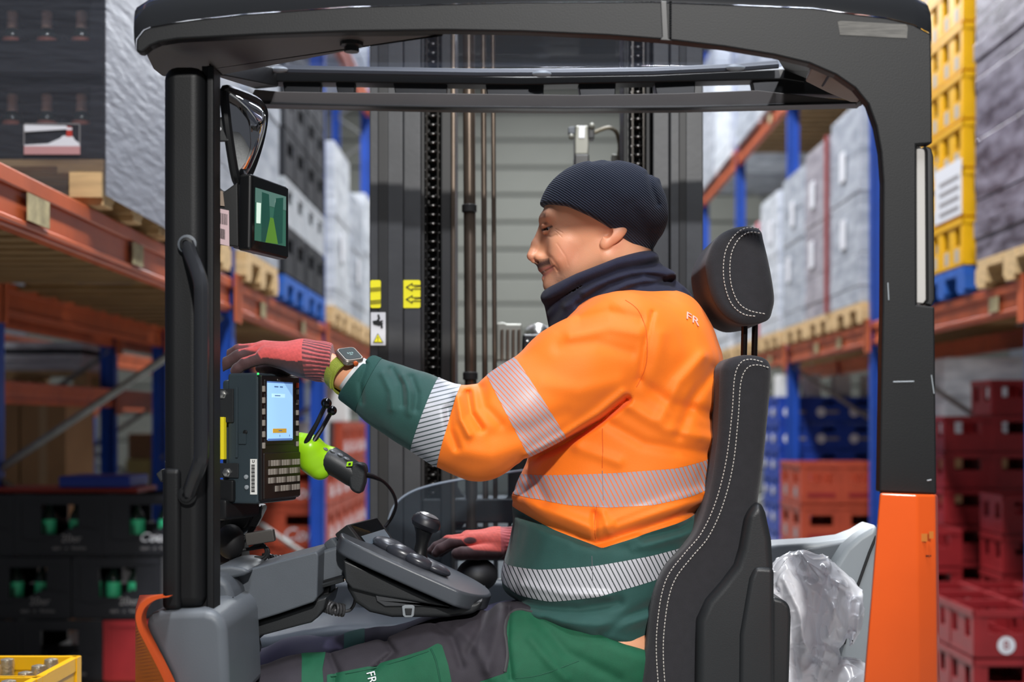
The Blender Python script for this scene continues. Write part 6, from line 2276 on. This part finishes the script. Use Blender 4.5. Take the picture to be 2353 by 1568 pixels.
for nm_, st, m, n in (('picture_sky', [(.10, .17), (.90, .15), (.90, .34), (.10, .36)], em('cam_dim', '4b6a62', .6), .0013), ('picture_rack', [(.26, .2), (.44, .2), (.47, .52), (.40, .84), (.26, .85)], em('cam_dark', '1f4a40', .35), .0016),
                      ('picture_rack', [(.62, .22), (.82, .18), (.80, .80), (.68, .82), (.56, .5)], em('cam_dark', '1f4a40', .35), .0016), ('picture_aisle', [(.48, .50), (.56, .50), (.68, .83), (.36, .85)], em('cam_green', '4f7a2c', .5), .0019),
                      ('picture_light', [(.13, .36), (.24, .35), (.23, .62), (.13, .63)], em('cam_white', 'bcd0c4', .8), .0016)):
    mpoly(nm_, st, m, ms, n)
prism('side_shell', [(544, 420), (578, 398), (576, 578), (546, 568)], 2.475, 2.53, m_black, MO, bevel=.004)
bk = prism('bracket', [(486, 418), (497, 425), (515, 440), (546, 418), (548, 568), (494, 560), (486, 555)], 2.45, 2.462, m_black, MO, bevel=.002)
pl = prism('pink_label', [(497, 478), (526, 484), (527, 566), (497, 559)], 2.4475, 2.4485, mat('label_pinkish', 'c9aeb2', .5), MO, bevel=0)
for (y0, y1, x0, x1) in ((489, 514, 503, 523), (524, 547, 502, 517)):
    for i in range(8):
        x = x0 + (x1 - x0) * i / 8
        prism('bar', [(x, y0 + i * .5), (x + (1.5 if i % 2 else .9), y0 + i * .5), (x + (1.5 if i % 2 else .9), y1 + i * .5), (x, y1 + i * .5)], 2.4468, 2.4474, m_black, pl, bevel=0)
prism('tape_rest', [(496, 436), (512, 440), (516, 474), (499, 472)], 2.4465, 2.4475, mat('tape_buff', '8a7a6c', .6), MO, bevel=0)
for y in (495, 525):
    B().ball(W(499, y, 2.444), (.005, .003, .005), 10, 8).done('bolt', m_black, bk)

# ------------------------------------------------------------------ hand scanner in its holder, range levers
m_lime = mat('scanner_lime', '9bd51c', .3)
SCN = empty('hand_scanner', tuple(W(760, 1060, 2.78)), 'lime green and black hand scanner hanging beside the terminal', 'scanner')
P2 = lambda x, y, Y=2.78: Vector(W(x, y, Y))
def d_lime(p):
    d = chain(p, [pt(690, 1020, 2.77), pt(712, 1030, 2.77), pt(722, 1060, 2.78), pt(735, 1078, 2.78)], [.022, .025, .027, .022], .01)
    d = smin(d, cone(p, pt(715, 1045, 2.78), pt(760, 1052, 2.78), .027, .022), .012)
    return d
lm = Soft.make(d_lime, pt(660, 1120, 2.70), pt(800, 980, 2.86), .003)
lm.add('lime_shell', m_lime, SCN)
B().tube([P2(738, 1050), P2(760, 1058), P2(785, 1072), P2(812, 1090), P2(826, 1098)], [.023, .0275, .0265, .0255, .024], 18).done('grip', m_plastic_d, SCN)
for x, y in ((749, 1033), (766, 1038), (782, 1046), (797, 1055)):
    B().ball(P2(x, y, 2.77), (.0085, .014, .004), 12, 8, Matrix.Rotation(math.radians(28), 4, 'Y')).done('grip_rib', mat('rib_grey', '6a6d70', .3), SCN)
prism('grip_foot', [(806, 1068), (824, 1062), (838, 1068), (841, 1084), (837, 1112), (829, 1136), (815, 1134), (803, 1124), (799, 1098)], 2.755, 2.805, m_plastic_d, SCN, bevel=.008, seg=3)
gs = prism('green_square', [(797, 1062), (811, 1061), (809, 1072), (795, 1073)], 2.7495, 2.756, m_lime, SCN, bevel=.001)
prism('square_hole', [(801, 1064.5), (806.5, 1064), (805.5, 1069.5), (800, 1070)], 2.749, 2.752, m_black, gs, bevel=0)
prism('holder', [(688, 1002), (700, 1000), (708, 1012), (704, 1030), (690, 1030)], 2.755, 2.80, m_plastic_l, SCN, bevel=.004)
cb = smooth_poly([tuple(W(x, y, Y)) for x, y, Y in [(836, 1090, 2.78), (858, 1096, 2.79), (882, 1108, 2.82), (902, 1132, 2.88), (910, 1160, 2.95), (900, 1190, 3.0), (884, 1212, 3.0)]], 8, False)
B().tube(cb[:14], [.0065 - .0002 * i for i in range(14)], 10).done('cable_sleeve', m_rubber, SCN)
B().tube(cb, .0034, 8).done('cable', m_rubber, SCN)
for i, (bx, by, tx, ty, rb) in enumerate(((750, 927, 702, 1020, .0105), (763, 944, 712, 1028, .0095))):
    lv = B().tube([W(bx, by, 2.74 + .02 * i), W((bx + tx) / 2 + 2, (by + ty) / 2, 2.74 + .02 * i), W(tx, ty, 2.75)], [.0042, .0042, .0055], 10).done('ball_lever', m_black, T)
    B().ball(W(bx, by, 2.74 + .02 * i), rb, 18, 12).done('ball_knob', mat('ball_black', '121214', .18), lv)

# ------------------------------------------------------------------ plastic bag behind the seat
F_BAG = [([(1820, 1290), (1850, 1360), (1880, 1480)], 9, .009), ([(1845, 1275), (1890, 1340), (1935, 1440)], 8, -.008), ([(1900, 1320), (1880, 1400), (1870, 1520)], 10, .010), ([(1930, 1340), (1915, 1420), (1880, 1560)], 9, -.009),
         ([(1800, 1330), (1835, 1400), (1850, 1500)], 8, -.007), ([(1790, 1360), (1815, 1440), (1830, 1560)], 9, .008), ([(1950, 1370), (1950, 1440), (1935, 1510)], 8, .008), ([(1975, 1390), (1970, 1450), (1950, 1500)], 6, -.006),
         ([(1900, 1480), (1950, 1500), (1990, 1492)], 10, .012), ([(1850, 1480), (1870, 1510), (1900, 1530)], 6, -.006), ([(1830, 1320), (1870, 1330), (1900, 1350)], 8, .006), ([(1895, 1300), (1910, 1330), (1945, 1350)], 6, -.006)]


def ridge(p, k, seed):
    s = sines(p, k, seed, 4)
    return np.exp(-(s / .13) ** 2) + .5 * s


def d_bag(p):
    Yb, sb = 2.78, 2.78 / F
    u = CX + p[0] / sb
    v = CY - (p[2] - CZ) / sb
    q = [u, (p[1] - Yb) / sb, v]
    d = ell(q, (1845, 0, 1420), (110, 120, 150))
    d = smin(d, cone(q, (1845, 0, 1340), (1850, 0, 1292), 64, 22), 16)
    d = smin(d, ell(q, (1905, 10, 1400), (72, 100, 82)), 20)
    d = smin(d, ell(q, (1925, 0, 1590), (80, 110, 90)), 10)
    d = smin(d, ell(q, (1830, 0, 1600), (95, 120, 150)), 20)
    d = d * sb
    return d + folds(p, F_BAG, 2.85) * 1.5 - .006 * ridge(p, 26, 71) - .0045 * ridge(p, 48, 72) - .0026 * ridge(p, 100, 73)


bg = Soft.make(d_bag, pt(1700, 1720, 2.60), pt(2050, 1240, 2.96), .0033, newton=1)
m_bag = bpy.data.materials.new('bag_film')
m_bag.use_nodes = True
_nt = m_bag.node_tree
_b = _nt.nodes['Principled BSDF']
_b.inputs['Base Color'].default_value = rgb('f3f4f9')
_b.inputs['Roughness'].default_value = .22
_b.inputs['Subsurface Weight'].default_value = .0
_b.inputs['Coat Weight'].default_value = .4
_tr = _nt.nodes.new('ShaderNodeBsdfTranslucent')
_tr.inputs[0].default_value = rgb('f6f6fa')
_mx = _nt.nodes.new('ShaderNodeMixShader')
_mx.inputs[0].default_value = .35
_nt.links.new(_b.outputs[0], _mx.inputs[1]); _nt.links.new(_tr.outputs[0], _mx.inputs[2]); _nt.links.new(_mx.outputs[0], _nt.nodes['Material Output'].inputs[0])
o = bg.add('plastic_bag', m_bag)
tag(o, 'crumpled milky plastic bag stuffed between the seat and the orange panel', 'bag')
